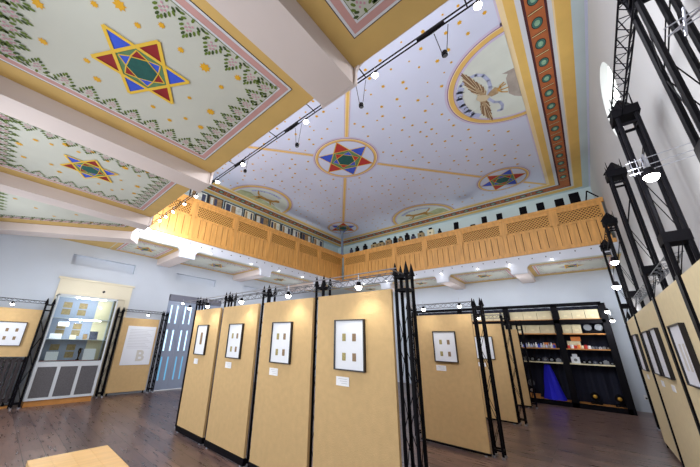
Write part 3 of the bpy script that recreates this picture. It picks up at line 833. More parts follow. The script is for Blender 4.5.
def print_y(y, x, z, W, H, n, label, group, out, cat='picture', name='framed_print'):
    r = thing(name, label, cat, (x, y, z-H/2), group); t = .012
    def bx(b, xa, xb, za, zb, oa, ob, m_): return b.box((xa, y+out*oa, za), (xb, y+out*ob, zb), m_)
    b = MB(); bx(b, x-W/2, x-W/2+t, z-H/2, z+H/2, 0, .035, 'frame_black'); bx(b, x+W/2-t, x+W/2, z-H/2, z+H/2, 0, .035, 'frame_black')
    bx(b, x-W/2+t, x+W/2-t, z-H/2, z-H/2+t, 0, .035, 'frame_black'); bx(b, x-W/2+t, x+W/2-t, z+H/2-t, z+H/2, 0, .035, 'frame_black'); b.build('frame', r)
    bx(MB(), x-W/2+t, x+W/2-t, z-H/2+t, z+H/2-t, .001, .02, 'paper_white').build('mat', r)
    g_ = []; stamp_grid(g_, x, z, n, W, None)
    if n == 2: g_ = [(x-.07, z-.02, .07, .22, 'faint_ink'), (x+.07, z-.02, .07, .22, 'faint_ink')]
    if n == 6: g_ = [(x-.15+.15*i, z+.08-.17*j, .045, .07, 'stamp_brown') for i in range(3) for j in range(2)]
    for (u, zz, w_, h_, m_) in g_: bx(MB(), u-w_/2, u+w_/2, zz-h_/2, zz+h_/2, .0205, .023, m_).build('print', r)
    return r
print_y(9.359, .17, 1.49, .56, .5, 6, 'black framed sheet of six small prints above the radiator', 'framed prints on the left wall', -1)
RF = 'framed prints on the pale right-hand panels'
print_y(RY+.001, 2.75, 1.49, .46, .5, 2, 'large framed print nearest the photo edge on the right', RF, 1)
print_y(RY+.001, 3.98, 1.49, .50, .5, 2, 'large framed white print on the pale panel, nearest one fully seen', RF, 1)
print_y(RY+.001, 5.22, 1.50, .48, .54, 0, 'right one of the two side-by-side prints on the wide pale panel', RF, 1)
print_y(RY+.001, 5.95, 1.50, .56, .54, 0, 'left one of the two side-by-side prints on the wide pale panel', RF, 1)
print_y(RY+.001, 7.3, 1.50, .62, .56, 0, 'framed print on the furthest pale panel', RF, 1)
for x, l in ((5.3, 'white caption card below the right print of the wide pale panel'), (6.0, 'white caption card below the left print of the wide pale panel'), (7.4, 'white caption card on the furthest pale panel')):
    tag(MB().box((x-.09, RY, 1.09), (x+.09, RY+.007, 1.16), 'card_white').build('caption_card'), l, 'card', 'white caption cards')
# large poster on the left wall panel
r = thing('poster', 'large white text poster with a faint letter on the tan panel by the left wall', 'poster', (2.9, 9.779, .75))
MB().box((2.53, 9.765, .75), (3.27, 9.78, 1.80), 'paper_white').build('sheet', r)
b = MB()
for k in range(13): b.box((2.60, 9.7635, 1.70-.042*k), (3.20-.05*(k*7 % 4), 9.7648, 1.708-.042*k), 'text_grey')
b.build('text_lines', r)
def glyph3d(s, size, mk, mt_, name, parent, off=.0):
    cu = bpy.data.curves.new('g', 'FONT'); cu.body = s; cu.size = size; cu.align_x = 'CENTER'; cu.offset = off
    ob = bpy.data.objects.new('g', cu); COL.objects.link(ob); bpy.context.view_layer.update()
    dg = bpy.context.evaluated_depsgraph_get(); me = ob.evaluated_get(dg).to_mesh(); b = MB()
    for pl in me.polygons: b.poly([mk(me.vertices[i].co.x, me.vertices[i].co.y) for i in pl.vertices], mt_)
    ob.evaluated_get(dg).to_mesh_clear(); bpy.data.objects.remove(ob); bpy.data.curves.remove(cu)
    return b.build(name, parent)
glyph3d('B', .40, lambda x, y: (2.98+x, 9.7630, .86+y), 'faint_ink', 'letter', r, .012)

# ------------------------------------------------------------------ door in the left wall
fx = MB()
for a, c in ((3.5, 3.53), (5.31, 5.34)): fx.box((a, YL, 0), (c, YL+.12, 2.86), 'door_blue')
fx.box((3.5, YL, 2.66), (5.34, YL+.12, 2.86), 'lintel')
struct(fx, 'trim_%d' % ti, 'grey lintel and jambs around the louvred door', 'door frame'); ti += 1
dr = thing('door_1', 'tall blue-grey folding door with narrow bright glass strips', 'door', (4.42, YL+.03, 0)); dr['kind'] = 'structure'
x = 3.53
for k in range(4):
    w_ = .445; b = MB(); y0, y1 = YL+.02, YL+.06
    cols = [(x+.095, x+.145), (x+.285, x+.335)]; rows = [(.28, .95), (1.12, 1.75), (1.95, 2.52)]
    g2 = wall_grid('y', y0, [x+.004, x+w_-.004], [.02, 2.65], [(a, c, z0, z1) for a, c in cols for z0, z1 in rows], 'door_blue', .045)
    lf = g2.build('door_leaf', dr)
    for i, (a, c) in enumerate(cols):
        for j, (z0, z1) in enumerate(rows):
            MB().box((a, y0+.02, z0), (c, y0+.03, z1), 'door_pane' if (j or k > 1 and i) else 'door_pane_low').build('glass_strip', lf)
    x += w_
# ------------------------------------------------------------------ cream door surround + glass cabinet
b = MB().box((.78, YL-.05, 0), (.9, YL, 2.50), 'cream_frame').box((2.3, YL-.05, 0), (2.42, YL, 2.50), 'cream_frame').box((.78, YL-.05, 2.50), (2.42, YL, 2.88), 'cream_frame').box((.9, YL-.03, 0), (2.3, YL, 2.5), 'cream_frame').box((.74, YL-.08, 2.88), (2.46, YL, 2.93), 'cream_frame')
b.lathe([(.03,0),(.03,.03)], (1.75, YL-.08, 2.66), 'ink', 8, 'y')
struct(b, 'trim_%d' % ti, 'cream surround behind the glass display cabinet', 'door surround'); ti += 1
CX0, CX1, CYF, CYB = .80, 2.02, 9.30, 9.72
cab = thing('display_cabinet', 'tall glass display cabinet with white base and three dark grilles', 'cabinet', ((CX0+CX1)/2, 9.5, 0))
MB().box((CX0+.02, CYF+.03, 0), (CX1-.02, CYB, .12), 'shelf_wood').build('plinth', cab)
b = MB().box((CX0, CYF, .12), (CX1, CYF+.03, .17), 'cabinet_white').box((CX0, CYF, .80), (CX1, CYF+.03, .90), 'cabinet_white')
gx = [CX0, CX0+.055, CX0+.39, CX0+.45, CX0+.77, CX0+.83, CX1-.055, CX1]
for i in (0, 2, 4, 6): b.box((gx[i], CYF, .17), (gx[i+1], CYF+.03, .80), 'cabinet_white')
b.box((CX0, CYF+.03, .12), (CX0+.02, CYB, .88), 'cabinet_white').box((CX1-.02, CYF+.03, .12), (CX1, CYB, .88), 'cabinet_white').box((CX0+.02, CYB-.02, .12), (CX1-.02, CYB, .88), 'cabinet_white').box((CX0, CYF+.03, .88), (CX1, CYB, .90), 'cabinet_white')
b.build('body', cab)
for i in (1, 3, 5): MB().box((gx[i]+.002, CYF+.012, .172), (gx[i+1]-.002, CYF+.02, .798), 'grille').build('grille', cab)
b = MB()
for x in (CX0, CX1-.03):
    for y in (CYF, CYB-.03): b.box((x, y, .90), (x+.03, y+.03, 2.44), 'cabinet_white')
b.box((CX0, CYF, 2.40), (CX1, CYF+.03, 2.44), 'cabinet_white').box((CX0, CYB-.03, 2.40), (CX1, CYB, 2.44), 'cabinet_white').box((CX0, CYF+.03, 2.42), (CX0+.03, CYB-.03, 2.44), 'cabinet_white').box((CX1-.03, CYF+.03, 2.42), (CX1, CYB-.03, 2.44), 'cabinet_white')
b.build('glazing_frame', cab)
MB().box((CX0+.032, CYF+.008, .902), (CX1-.032, CYF+.014, 2.398), 'glass').build('front_glass', cab)
MB().box((CX0+.01, CYF+.032, .902), (CX0+.016, CYB-.032, 2.418), 'glass').build('side_glass', cab)
MB().box((CX1-.016, CYF+.032, .902), (CX1-.01, CYB-.032, 2.418), 'glass').build('side_glass', cab)
# back of the cabinet: blue-grey stiles with tan panes, cream right part
b = MB().box((CX0+.03, CYB-.03, .9), (CX1-.35, CYB-.02, 2.40), 'door_blue').box((CX1-.35, CYB-.03, .9), (CX1-.03, CYB-.02, 2.40), 'cream_obj')
for cx in (CX0+.27, CX0+.58):
    for z in (.97, 1.14, 1.48, 1.64, 1.98, 2.15): b.box((cx-.085, CYB-.036, z), (cx+.085, CYB-.03, z+.14), 'tan_pane')
b.build('back_panel', cab)
for z in (1.39, 1.88):
    MB().box((CX0+.03, CYF+.04, z), (CX1-.03, CYB-.04, z+.012), 'cabinet_white').build('shelf', cab)
MB().box((CX0+.03, CYF+.04, .900), (CX1-.03, CYB-.04, .915), 'cabinet_white').box((CX0+.03, CYF+.035, .916), (CX1-.05, CYF+.045, .93), 'red_edge').build('deck', cab)
for z in (1.86, 2.39):
    cab_l = bpy.data.lights.new('tube', 'AREA'); cab_l.shape = 'RECTANGLE'; cab_l.size = .9; cab_l.size_y = .05; cab_l.energy = 3; cab_o = bpy.data.objects.new('tube', cab_l); COL.objects.link(cab_o); cab_o.location = ((CX0+CX1)/2, CYF+.11, z-.02)
    MB().tube((CX0+.35, CYF+.07, z), (CX1-.25, CYF+.07, z), .012, 'tube_light', 8).build('light_tube', cab)
def leaning(x, y, z, w_, h_, m_, name, label, cat, group=None):
    b = MB().prism([(x-w_/2, y, z), (x+w_/2, y, z), (x+w_/2, y+.05, z+h_), (x-w_/2, y+.05, z+h_)], (0, .008, 0), m_)
    return tag(b.build(name), label, cat, group)
GC = 'white cards propped in the glass cabinet'
leaning(1.04, 9.42, .916, .22, .20, 'card_white', 'display_card', 'large white card at the lower left of the glass cabinet', 'card', GC)
leaning(1.74, 9.42, .916, .24, .27, 'card_white', 'display_card', 'large white card at the lower right of the glass cabinet', 'card', GC)
leaning(1.00, 9.42, 1.403, .22, .12, 'card_white', 'display_card', 'white card on the middle glass shelf at the left', 'card', GC)
leaning(1.08, 9.46, 1.70, .20, .10, 'card_white', 'display_card', 'white notice high at the left of the glass cabinet', 'card', GC)
leaning(1.32, 9.44, 1.403, .12, .10, 'cream_obj', 'display_card', 'small cream card on the middle glass shelf', 'card', GC)
leaning(1.72, 9.42, 1.403, .17, .2, 'photo_dark', 'photograph', 'dark photograph on the middle glass shelf at the right', 'photo')
leaning(1.56, 9.44, 1.403, .09, .13, 'photo_warm', 'photograph', 'small warm-toned photograph beside the dark one in the cabinet', 'photo')
b = MB().lathe([(.035,0),(.04,.02),(.015,.05),(.018,.14),(.035,.2),(.03,.26),(.012,.29)], (1.53, 9.42, .916), 'black_matt', 10)
b.box((1.50, 9.40, 1.17), (1.58, 9.43, 1.19), 'black_matt')
tag(b.build('figurine', smooth=False), 'small black figurine standing in the glass cabinet', 'figurine')
# radiator
rad = thing('radiator', 'dark ribbed radiator under the half-height tan panel', 'radiator', (.1, 9.52, 0))
for k in range(14):
    x = -.68+k*.092
    MB().box((x, 9.45, .1), (x+.055, 9.59, .98), 'radiator').build('rib', rad)
MB().box((-.7, 9.47, .12), (.66, 9.57, .17), 'radiator').box((-.7, 9.47, .9), (.66, 9.57, .95), 'radiator').build('rail', rad)
for x in (-.5, .5): MB().box((x, 9.48, 0), (x+.04, 9.56, .12), 'black_metal').build('foot', rad)
MB().box((-.7, 9.45, 0.0), (.63, 9.60, .035), 'shelf_wood').build('base_board', rad)
# bench
bn = thing('bench', 'low pale wooden bench at the bottom left of the photo', 'bench', (.78, 3.2, 0))
b = MB()
for k in range(4): b.box((.49+k*.147, 2.45, .41), (.49+(k+1)*.147-.002, 3.88, .45), 'bench_wood')
b.build('top', bn)
MB().box((.52, 2.50, .33), (.55, 3.85, .41), 'bench_wood').box((1.02, 2.50, .33), (1.05, 3.85, .41), 'bench_wood').box((.55, 3.81, .33), (1.02, 3.85, .41), 'bench_wood').box((.55, 2.5, .33), (1.02, 2.54, .41), 'bench_wood').build('apron', bn)
for x in (.52, .99):
    for y in (2.5, 3.79): MB().box((x, y, 0), (x+.06, y+.06, .33), 'bench_wood').build('leg', bn)

# ------------------------------------------------------------------ black shelving on the back wall
SX, SD = 11.3, 11.95
VY = [-.44, .64, 1.93, 3.4, 5.2]
sh = thing('shelving_unit', 'wide black shelving with dark curtain across the back wall', 'shelving', (SX, 2.3, 0))
for i, y in enumerate(VY):
    MB().box((SX, y-.075, 0), (SX+.1, y+.075, 2.80), 'black_matt').build('upright', sh)
b = MB().box((SX, VY[0], 2.75), (SX+.12, VY[-1], 2.84), 'black_matt').box((SX, VY[0]-.02, 0), (SX+.1, VY[-1], .12), 'black_matt').box((SX, VY[0], 2.25), (SX+.06, VY[-1], 2.36), 'black_matt')
b.build('frame', sh)
MB().box((SX+.1, VY[0]-.075, 0), (SD, VY[0]-.055, 2.80), 'black_matt').box((SX+.1, VY[-1]+.055, 0), (SD, VY[-1]+.075, 2.80), 'black_matt').build('side_panel', sh)
cu = MB(); y = VY[0]-.05; k = 0
pts = []
while y < VY[-1]+.04: pts.append((SD-.06+.03*math.sin(k*1.3), y)); y += .05; k += 1
for i in range(len(pts)-1): cu.poly([(pts[i][0], pts[i][1], .1), (pts[i+1][0], pts[i+1][1], .1), (pts[i+1][0], pts[i+1][1], 2.79), (pts[i][0], pts[i][1], 2.79)], 'curtain')
cu.build('curtain', sh, smooth=True)
LEV = [.12, 1.15, 1.55, 1.97, 2.38]
for z in LEV:
    for i in range(len(VY)-1):
        if z == 1.92 and i == 0: pass
        MB().box((SX+.02, VY[i]+.075, z-.03), (SD-.12, VY[i+1]-.075, z), 'shelf_wood' if z != 1.15 else 'cream_obj').build('shelf', sh)
def solid(name, label, cat, group, b): return tag(b.build(name), label, cat, group)
GB = 'beige archive boxes on the black shelving'
side = {0: 'right', 1: 'left', 2: 'hidden left'}
ordn = ['first', 'second', 'third', 'fourth']
for lv, z, h_ in ((0, 2.383, .26), (1, 1.973, .25)):
    for bay_i in (0, 1, 2):
        a, c = VY[bay_i]+.09, VY[bay_i+1]-.09
        n = 4 if bay_i == 2 else 3
        if lv == 1 and bay_i == 0: a = .1; n = 1
        w_ = (c-a)/n if not (lv == 1 and bay_i == 0) else .22
        if lv == 1 and bay_i == 0: n = 2; 
        for k in range(n):
            y1 = c-k*w_; y0 = y1-w_+.012
            b = MB().box((SX+.13, y0, z), (SX+.5, y1, z+h_-.05), 'box_beige').box((SX+.125, y0-.003, z+h_-.05), (SX+.505, y1+.003, z+h_), 'box_beige')
            b.box((SX+.122, (y0+y1)/2-.04, z+.07), (SX+.13, (y0+y1)/2+.04, z+.12), 'cream_obj')
            solid('archive_box', 'beige lidded archive box, %s from the left on the %s shelf of the %s bay' % (ordn[k], 'top' if lv == 0 else 'second', {0:'right', 1:'middle', 2:'panel-hidden'}[bay_i]), 'box', GB, b)
# hat-like round box top left
b = MB().lathe([(.15,0),(.16,.05),(.16,.2),(.12,.24)], (SX+.3, 2.2, 2.383), 'cream_obj', 16)
# orange boxes / red items / bottles
it = [(1.02,'box_orange',.13,.15),(.86,'box_orange',.11,.13)]
for i, (y, m_, w_, h_) in enumerate(it):
    solid('small_box', 'small orange box on the third shelf, %s of the pair' % ('left', 'right')[i], 'box', 'small bright boxes on the black shelving', MB().box((SX+.14, y-w_/2, 1.552), (SX+.28, y+w_/2, 1.552+h_), m_).box((SX+.139, y-w_/2, 1.552+h_*.35), (SX+.14, y+w_/2, 1.552+h_*.6), 'box_red'))
solid('cardboard_box', 'large orange-topped box in the right shelving bay', 'box', None, MB().box((SX+.2, .22, 1.552), (SX+.45, .52, 1.76), 'box_beige').box((SX+.2, .20, 1.762), (SX+.42, .42, 1.88), 'box_orange'))
rb = random.Random(5)
def bottle(y, z, x, h_, m_, label, group):
    b = MB().lathe([(.028,0),(.03,.02),(.03,h_*.55),(.012,h_*.75),(.012,h_)], (x, y, z), m_, 8)
    return solid('bottle', label, 'bottle', group, b)
mm = ['ribbon','silver','card_white','star_blue','ribbon','photo_pale']
for k in range(16):
    bottle(1.78-k*.063, 1.552, SX+.10, .11+.02*(k % 3), mm[k % 6], 'small pale glass bottle in the row on the third shelf, left bay', 'row of small pale bottles on the third shelf')
for k in range(7):
    m_ = ['box_red','card_white','box_red','box_orange','cream_obj','box_red','card_white'][k]
    solid('small_tin', 'small red or white tin on the third shelf of the right bay', 'tin', 'small coloured tins in the right bay', MB().lathe([(.032,0),(.035,.01),(.035,.07+.02*(k%2)),(.03,.085+.02*(k%2))], (SX+.1, .5-k*.075, 1.552), m_, 8))
def camera_obj(y, z, x, s, m_, label, cat='camera', name='vintage_camera'):
    r = thing(name, label, cat, (x, y, z), 'old cameras and projectors on the black shelving')
    MB().box((x-.05*s, y-.07*s, z), (x+.05*s, y+.07*s, z+.11*s), m_).box((x-.03*s, y-.03*s, z+.11*s), (x+.03*s, y+.03*s, z+.14*s), m_).build('body', r)
    MB().lathe([(.035*s,0),(.035*s,-.03*s),(.028*s,-.03*s),(.028*s,-.05*s)], (x-.05*s, y, z+.055*s), 'grey_metal', 12, 'x').build('lens', r)
    return r
cm = ['black_matt','grey_metal','black_matt','black_matt','photo_dark','black_matt','grey_metal']
for k in range(7): camera_obj(1.76-k*.158, 1.152, SX+.16, .85+.12*(k % 3), cm[k], 'old camera on the fourth shelf of the left bay, %s' % ['at the far left','second from the left','third from the left','in the middle','just right of the middle','second from the right','beside the centre upright'][k])
for k in range(6): camera_obj(.24-k*.113, 1.152, SX+.16, .62+.1*((k+1) % 3), cm[(k+2) % 7], 'old camera on the fourth shelf of the right bay, %s' % ['left of the group','second from the left','third from the left','third from the right','second from the right','at the far right'][k])
for k in range(6): camera_obj(.06-k*.078, 1.552, SX+.14, .45+.05*(k % 3), ['ribbon','grey_metal','photo_dark','silver','grey_metal','black_matt'][k], 'small camera on the third shelf of the right bay, %s' % ['beside the tins','second from the tins','third from the tins','third from the right end','second from the right end','at the right end'][k])
# white projector-like box on the fourth shelf
r = thing('projector', 'white boxy projector on the fourth shelf beside the centre upright', 'projector', (SX+.25, .42, 1.152))
MB().box((SX+.15, .33, 1.152), (SX+.4, .52, 1.32), 'paper_white').box((SX+.2, .37, 1.32), (SX+.35, .48, 1.40), 'paper_white').build('body', r)
MB().lathe([(.04,0),(.04,-.04)], (SX+.15, .42, 1.24), 'grey_metal', 12, 'x').build('lens', r)
# dark objects on second shelf right bay
r = thing('film_projector', 'dark film projector with reels on the second shelf of the right bay', 'projector', (SX+.3, -.12, 1.973))
MB().box((SX+.2, -.3, 1.973), (SX+.4, .02, 2.08), 'black_matt').build('body', r)
for y in (-.26, -.02): MB().lathe([(.09,0),(.09,.015),(.02,.015),(.02,.03)], (SX+.17, y, 2.14), 'grey_metal', 16, 'x').build('reel', r)
# blue cloth over something tall
r = MB(); prof = [(0,.95,.045),(.02,.93,.07),(.03,.75,.11),(.05,.5,.16),(.08,.25,.2),(.1,.0,.26)]
ring = []; NN = 22
for off, zz, rr in prof:
    ring.append([(SX+.3+math.cos(2*PI*j/NN)*rr*(.8+.14*math.sin(5*2*PI*j/NN)), 1.14-off*.4+math.sin(2*PI*j/NN)*rr*(1+.14*math.cos(6*2*PI*j/NN)), .122+zz) for j in range(NN)])
for i in range(len(ring)-1):
    for j in range(NN): r.poly([ring[i][j], ring[i][(j+1) % NN], ring[i+1][(j+1) % NN], ring[i+1][j]], 'blue_cloth')
r.poly(ring[0], 'blue_cloth'); r.poly(ring[-1][::-1], 'blue_cloth')
tag(r.build('draped_cloth', smooth=True), 'bright blue cloth draped over a tall object at the foot of the shelving', 'cloth')
def floor_machine(y, label, brassy):
    r = thing('film_projector', label, 'projector', (SX+.3, y, .122))
    MB().box((SX+.2, y-.12, .122), (SX+.42, y+.12, .17), 'black_matt').box((SX+.24, y-.03, .17), (SX+.36, y+.03, .42), 'black_matt').build('body', r)
    MB().lathe([(.1,0),(.1,-.02),(.05,-.025),(.05,-.05)], (SX+.23, y, .32), 'black_matt', 16, 'x').build('reel', r)
    MB().lathe([(.045,0),(.045,-.03),(.02,-.035)], (SX+.18, y, .32), 'brass' if brassy else 'silver', 12, 'x').build('lens', r)
    if not brassy: MB().lathe([(.09,0),(.09,-.02),(.02,-.02),(.02,-.03)], (SX+.25, y, .52), 'grey_metal', 16, 'x').build('reel', r)
floor_machine(.2, 'dark round film projector with a brass lens on the shelving floor', True)
floor_machine(1.62, 'dark film projector with two reels left of the blue cloth', False)
floor_machine(-.28, 'dark film projector in the right corner of the shelving floor', True)
solid('wooden_box', 'low wooden box left of the blue cloth on the shelving floor', 'box', None, MB().box((SX+.04, 1.42, .122), (SX+.07, 1.8, .24), 'shelf_wood').box((SX+.03, 1.41, .235), (SX+.09, 1.81, .25), 'shelf_wood'))
# socket on the back wall to the right
tag(MB().box((XB-.012, -.86, .30), (XB, -.78, .42), 'outlet').box((XB-.014, -.84, .32), (XB-.012, -.80, .36), 'ink').build('wall_socket'), 'white wall socket low on the back wall right of the shelving', 'socket')

# ------------------------------------------------------------------ exhibits on the galleries
def gallery_frame(x0, x1, y, z0, z1, m_, label, k):
    r = thing('framed_board', label, 'picture', ((x0+x1)/2, y, z0), 'framed boards standing behind the left railing')
    t = .03
    MB().box((x0, y-.03, z0), (x0+t, y+.02, z1), 'frame_black').box((x1-t, y-.03, z0), (x1, y+.02, z1), 'frame_black').box((x0+t, y-.03, z0), (x1-t, y+.02, z0+t*2.2), 'frame_black').box((x0+t, y-.03, z1-t), (x1-t, y+.02, z1), 'frame_black').build('frame', r)
    MB().box((x0+t, y-.012, z0+t*2.2), (x1-t, y+.01, z1-t), m_).build('picture', r)
    n = 3
    b = MB()
    for i in range(n):
        a = x0+.06+(x1-x0-.12)*i/n; b.box((a+.02, y-.016, z0+.14), (a+(x1-x0-.12)/n-.02, y-.0125, z1-.07), ['photo_warm','photo_pale','photo_dark'][(i+k) % 3])
    b.build('print', r)
    MB().box((x0+.05, y-.02, ZG+.26), (x0+.09, y+.02, z0), 'black_metal').box((x1-.09, y-.02, ZG+.26), (x1-.05, y+.02, z0), 'black_metal').build('leg', r)
pos = ['nearest the joist end','with portraits, second along','third along','fourth along','tan board, fifth along','sixth along','seventh along','eighth along','ninth along','last before the corner column']
fr_ = [(3.0,3.6,'photo_pale'),(3.62,4.15,'photo_warm'),(4.2,4.95,'photo_pale'),(5.0,5.45,'cream_obj'),(5.5,6.15,'tan_pane'),(6.2,6.75,'cream_obj'),(6.8,7.35,'photo_pale'),(7.4,7.9,'photo_pale'),(7.95,8.6,'photo_warm'),(8.7,9.4,'photo_pale')]
for k, (a, c, m_) in enumerate(fr_): gallery_frame(a, c, 8.60, 5.62, 6.12, m_, 'black framed board behind the left railing, %s' % pos[k], k)
solid('low_bookcase', 'long dark bookcase top behind the left railing', 'bookcase', None, MB().box((2.9, 8.25, ZG+.26), (6.4, 8.45, 5.56), 'black_matt').box((2.9, 8.22, 5.5), (6.4, 8.25, 5.57), 'black_matt'))
rg = random.Random(9)
# back gallery: black display boxes on stands
bl = [(2.95,.14,.36),(2.38,.0,.12),(1.98,.16,.32),(1.5,.17,.30),(.80,.2,.34),(.33,.2,.34),(-.15,.22,.32),(-.52,.24,.40)]
bp_ = ['left of the small cross-shaped stand','a short one on a thin stand','third from the left','fourth from the left','fourth from the right end','third from the right end','second from the right end','nearest the right wall']
for (y, w_, h_), l in zip(bl, bp_):
    w_ = max(w_, .16)
    r = thing('black_stand', 'upright black display box behind the back railing, %s' % l, 'stand', (10.75, y, ZG+.26), 'black display boxes behind the back railing')
    MB().prism([(10.72, y-w_/2, 5.62), (10.72, y+w_/2, 5.62), (10.78, y+w_/2, 5.68+h_), (10.78, y-w_/2, 5.68+h_)], (.07, 0, 0), 'black_matt').build('box', r)
    MB().tube((10.79, y, ZG+.28), (10.79, y, 5.66), .02, 'black_metal', 8).build('pole', r)
    MB().lathe([(.12,0),(.1,.03)], (10.79, y, ZG+.26), 'black_metal', 12).build('base', r)
solid('equipment_shelf', 'low black shelf edge behind the back railing', 'shelf', None, MB().box((10.46, -.9, ZG+.26), (10.62, 7.8, 5.58), 'black_matt'))
# objects on the back gallery, towards the corner
ob_ = [(7.75,'photo_dark',.1,.22,'dark device by the corner column'),(7.4,'black_matt',.14,.24,'black radio second from the column'),(6.95,'black_matt',.16,.26,'black radio third from the column'),
 (6.45,'tan_pane',.3,.22,'wide tan radio'),(6.1,'tan_pane',.3,.22,'wide tan radio beside the first'),(5.72,'photo_warm',.26,.26,'brown wooden radio'),(5.4,'black_matt',.14,.28,'black set beside the brown radio'),
 (5.15,'photo_warm',.18,.22,'small brown radio'),(4.85,'black_matt',.16,.30,'tall black set'),(4.58,'photo_dark',.16,.18,'dark blue box'),(4.25,'tan_pane',.24,.24,'tan box with black top'),(3.85,'cream_obj',.24,.28,'cream box with black top'),(3.5,'black_matt',.1,.16,'small black object')]
for y, m_, w_, h_, l in ob_:
    r = thing('radio', l + ' on the shelf behind the back railing', 'radio', (10.54, y, 5.58), 'old radios and devices behind the back railing')
    MB().box((10.47, y-w_/2, 5.58), (10.61, y+w_/2, 5.58+h_), m_).build('case', r)
    MB().box((10.5, y-w_*.25, 5.58+h_), (10.58, y+w_*.25, 5.58+h_+.09), 'black_matt').build('top', r)
    MB().lathe([(.03,0),(.03,-.02)], (10.47, y, 5.58+h_*.5), 'frame_black', 10, 'x').build('dial', r)
# angled black lamp arm near the right end
b = MB().tube((10.5,-.72,5.58),(10.5,-.80,5.92),.018,'black_metal').tube((10.5,-.80,5.92),(10.5,-1.0,5.66),.018,'black_metal')
tag(b.build('bent_arm'), 'bent black arm at the right end of the back railing', 'arm')

# ------------------------------------------------------------------ spotlights
def lamp_or_fill(loc, energy, col=(1,.96,.9), rad=.05, typ='POINT', target=None, angle=1.6, blend=.6):  # serves the fixtures and the added fill lights
    l = bpy.data.lights.new('lamp', typ); l.energy = energy; l.color = col
    if typ != 'AREA': l.shadow_soft_size = rad
    o = bpy.data.objects.new('lamp', l); COL.objects.link(o); o.location = loc
    if typ == 'SPOT': l.spot_size = angle; l.spot_blend = blend
    if target is not None:
        o.rotation_euler = (Vector(target)-Vector(loc)).to_track_quat('-Z', 'Y').to_euler()
    return o
def spot_proto(name, s, glow, label, cat, group):
    r = thing(name, label, cat, (0,0,0), group)
    MB().lathe([(.018*s,.05*s),(.026*s,.02*s),(.03*s,0)], (0,0,0), 'black_metal', 12).build('housing', r)
    MB().lathe([(.004*s,-.034*s),(.02*s,-.027*s),(.03*s,-.01*s),(.033*s,.0)], (0,0,0), glow, 12).build('lens', r)
    MB().tube((0,0,.05*s),(0,0,.14*s),.005*s,'silver',5).build('stem', r)
    return r
sp = spot_proto('spotlight', 1.0, 'lamp_glow', 'lit spotlight above the nearest front-row panel', 'spotlight', 'spotlights on the front row of panels')
row = [(1.62,'above the nearest front-row panel'),(2.68,'above the second nearest front-row panel, the brightest of the row'),(3.72,'above the third front-row panel'),(4.75,'above the leftmost front-row panel'),(5.45,'at the left end of the front row')]
for k, (y, l) in enumerate(row):
    o = sp if k == 0 else dup(sp, (0,0,0))
    o['label'] = 'lit spotlight '+l; o.location = (2.32, y, 2.04)
    if k: pass
    lamp_or_fill((2.28, y, 2.0), 5.5, (1,.95,.82), .04, 'SPOT', (2.52, y, 1.3), 2.2, .8)
b = MB()
tag(b.tube((2.32, 1.2, 2.17), (2.32, 5.7, 2.17), .007, 'silver').tube((2.32, 1.26, 2.17), (TX, 1.26, 2.17), .006, 'silver').tube((2.32, 5.66, 2.17), (TX, 5.66, 2.17), .006, 'silver').tube((2.32, 3.46, 2.17), (TX, 3.46, 2.17), .006, 'silver').build('lamp_rail'), 'thin silver lamp rail in front of the front-row panel tops', 'rail')
for (x, y, z, l, e) in ((5.05, 2.12, 2.12, 'left spotlight over the second-row panel', 3), (5.05, 1.5, 2.14, 'right spotlight over the second-row panel', 2), (7.55, 1.85, 2.16, 'spotlight over the third-row panel', 3),
                     (3.88, 9.68, 2.58, 'bright lamp at the top of the louvred door', 0), (.1, 9.1, 2.1, 'lamp over the half-height panel by the radiator', 2.5), (2.9, 9.55, 2.12, 'lamp over the white poster panel', 2.0)):
    dup(sp, (x, y, z), 'lit '+l, group='spotlights beside the rear and wall panels')
    if e: lamp_or_fill((x, y, z-.03), e, (1,.95,.84), .04, 'SPOT', (x+.2, y, 1.3) if x > 4.5 else (x, y+.2, 1.3), 2.2, .8)
# right side
for (x, y, z, l, e) in ((3.5, -.69, 2.97, 'big dazzling lamp on the tower at the round window', 12), (7.0, -.60, 3.0, 'dazzling lamp left of the tall towers', 8), (7.0, -.53, 2.57, 'lower lamp left of the tall towers', 4),
                     (10.9, -.5, 2.52, 'upper lamp at the right end of the black shelving', 12), (10.9, -.55, 2.28, 'lower lamp at the right end of the black shelving', 12)):
    o = dup(sp, (x, y, z), 'lit '+l, group='lamps among the tall towers and shelving')
    if x < 4: o.scale = (1.6,1.6,1.6)
    elif x > 10: o.scale = (1.5,1.5,1.5)
    else: o.scale = (1.7,1.7,1.7)
    lamp_or_fill((x-.02, y+.03, z-.06), e, (.95,.97,1), .06)
# cable system across the void
r = thing('cable_lighting', 'pair of thin cables with lamps running across below the hall ceiling', 'cable', (1.85, 4, 4.08))
for dx, dz in ((0, 0), (0, .05)): MB().tube((1.85+dx, -.9, 4.07+dz), (1.85+dx, 7.7, 4.07+dz), .007, 'black_metal', 6).build('cable', r)
for y in (.2, 1.18, 1.9, 2.6, 3.6, 4.6, 5.6, 6.6, 7.4):
    MB().tube((GN-.02, y, 4.12), (1.86, y, 4.10), .006, 'black_metal', 5).build('bracket', r)
for y in (.5, 2.3, 3.5, 4.4): MB().lathe([(.018,-.12),(.024,0),(.018,.12)], (1.85, y, 4.09), 'black_metal', 8, 'y').build('joint', r)
cl = [(.13,'top of the photo'),(1.06,'near the joist tip'),(2.03,'third lamp from the top of the photo'),(3.38,'above the railing end'),(4.15,'beside the end of the framed boards'),(4.95,'over the near end of the railing'),(5.45,'over the lowest boards of the railing'),(6.0,'fourth from the low end'),(6.4,'third from the low end'),(6.75,'second from the low end'),(7.5,'at the low end of the cable')]
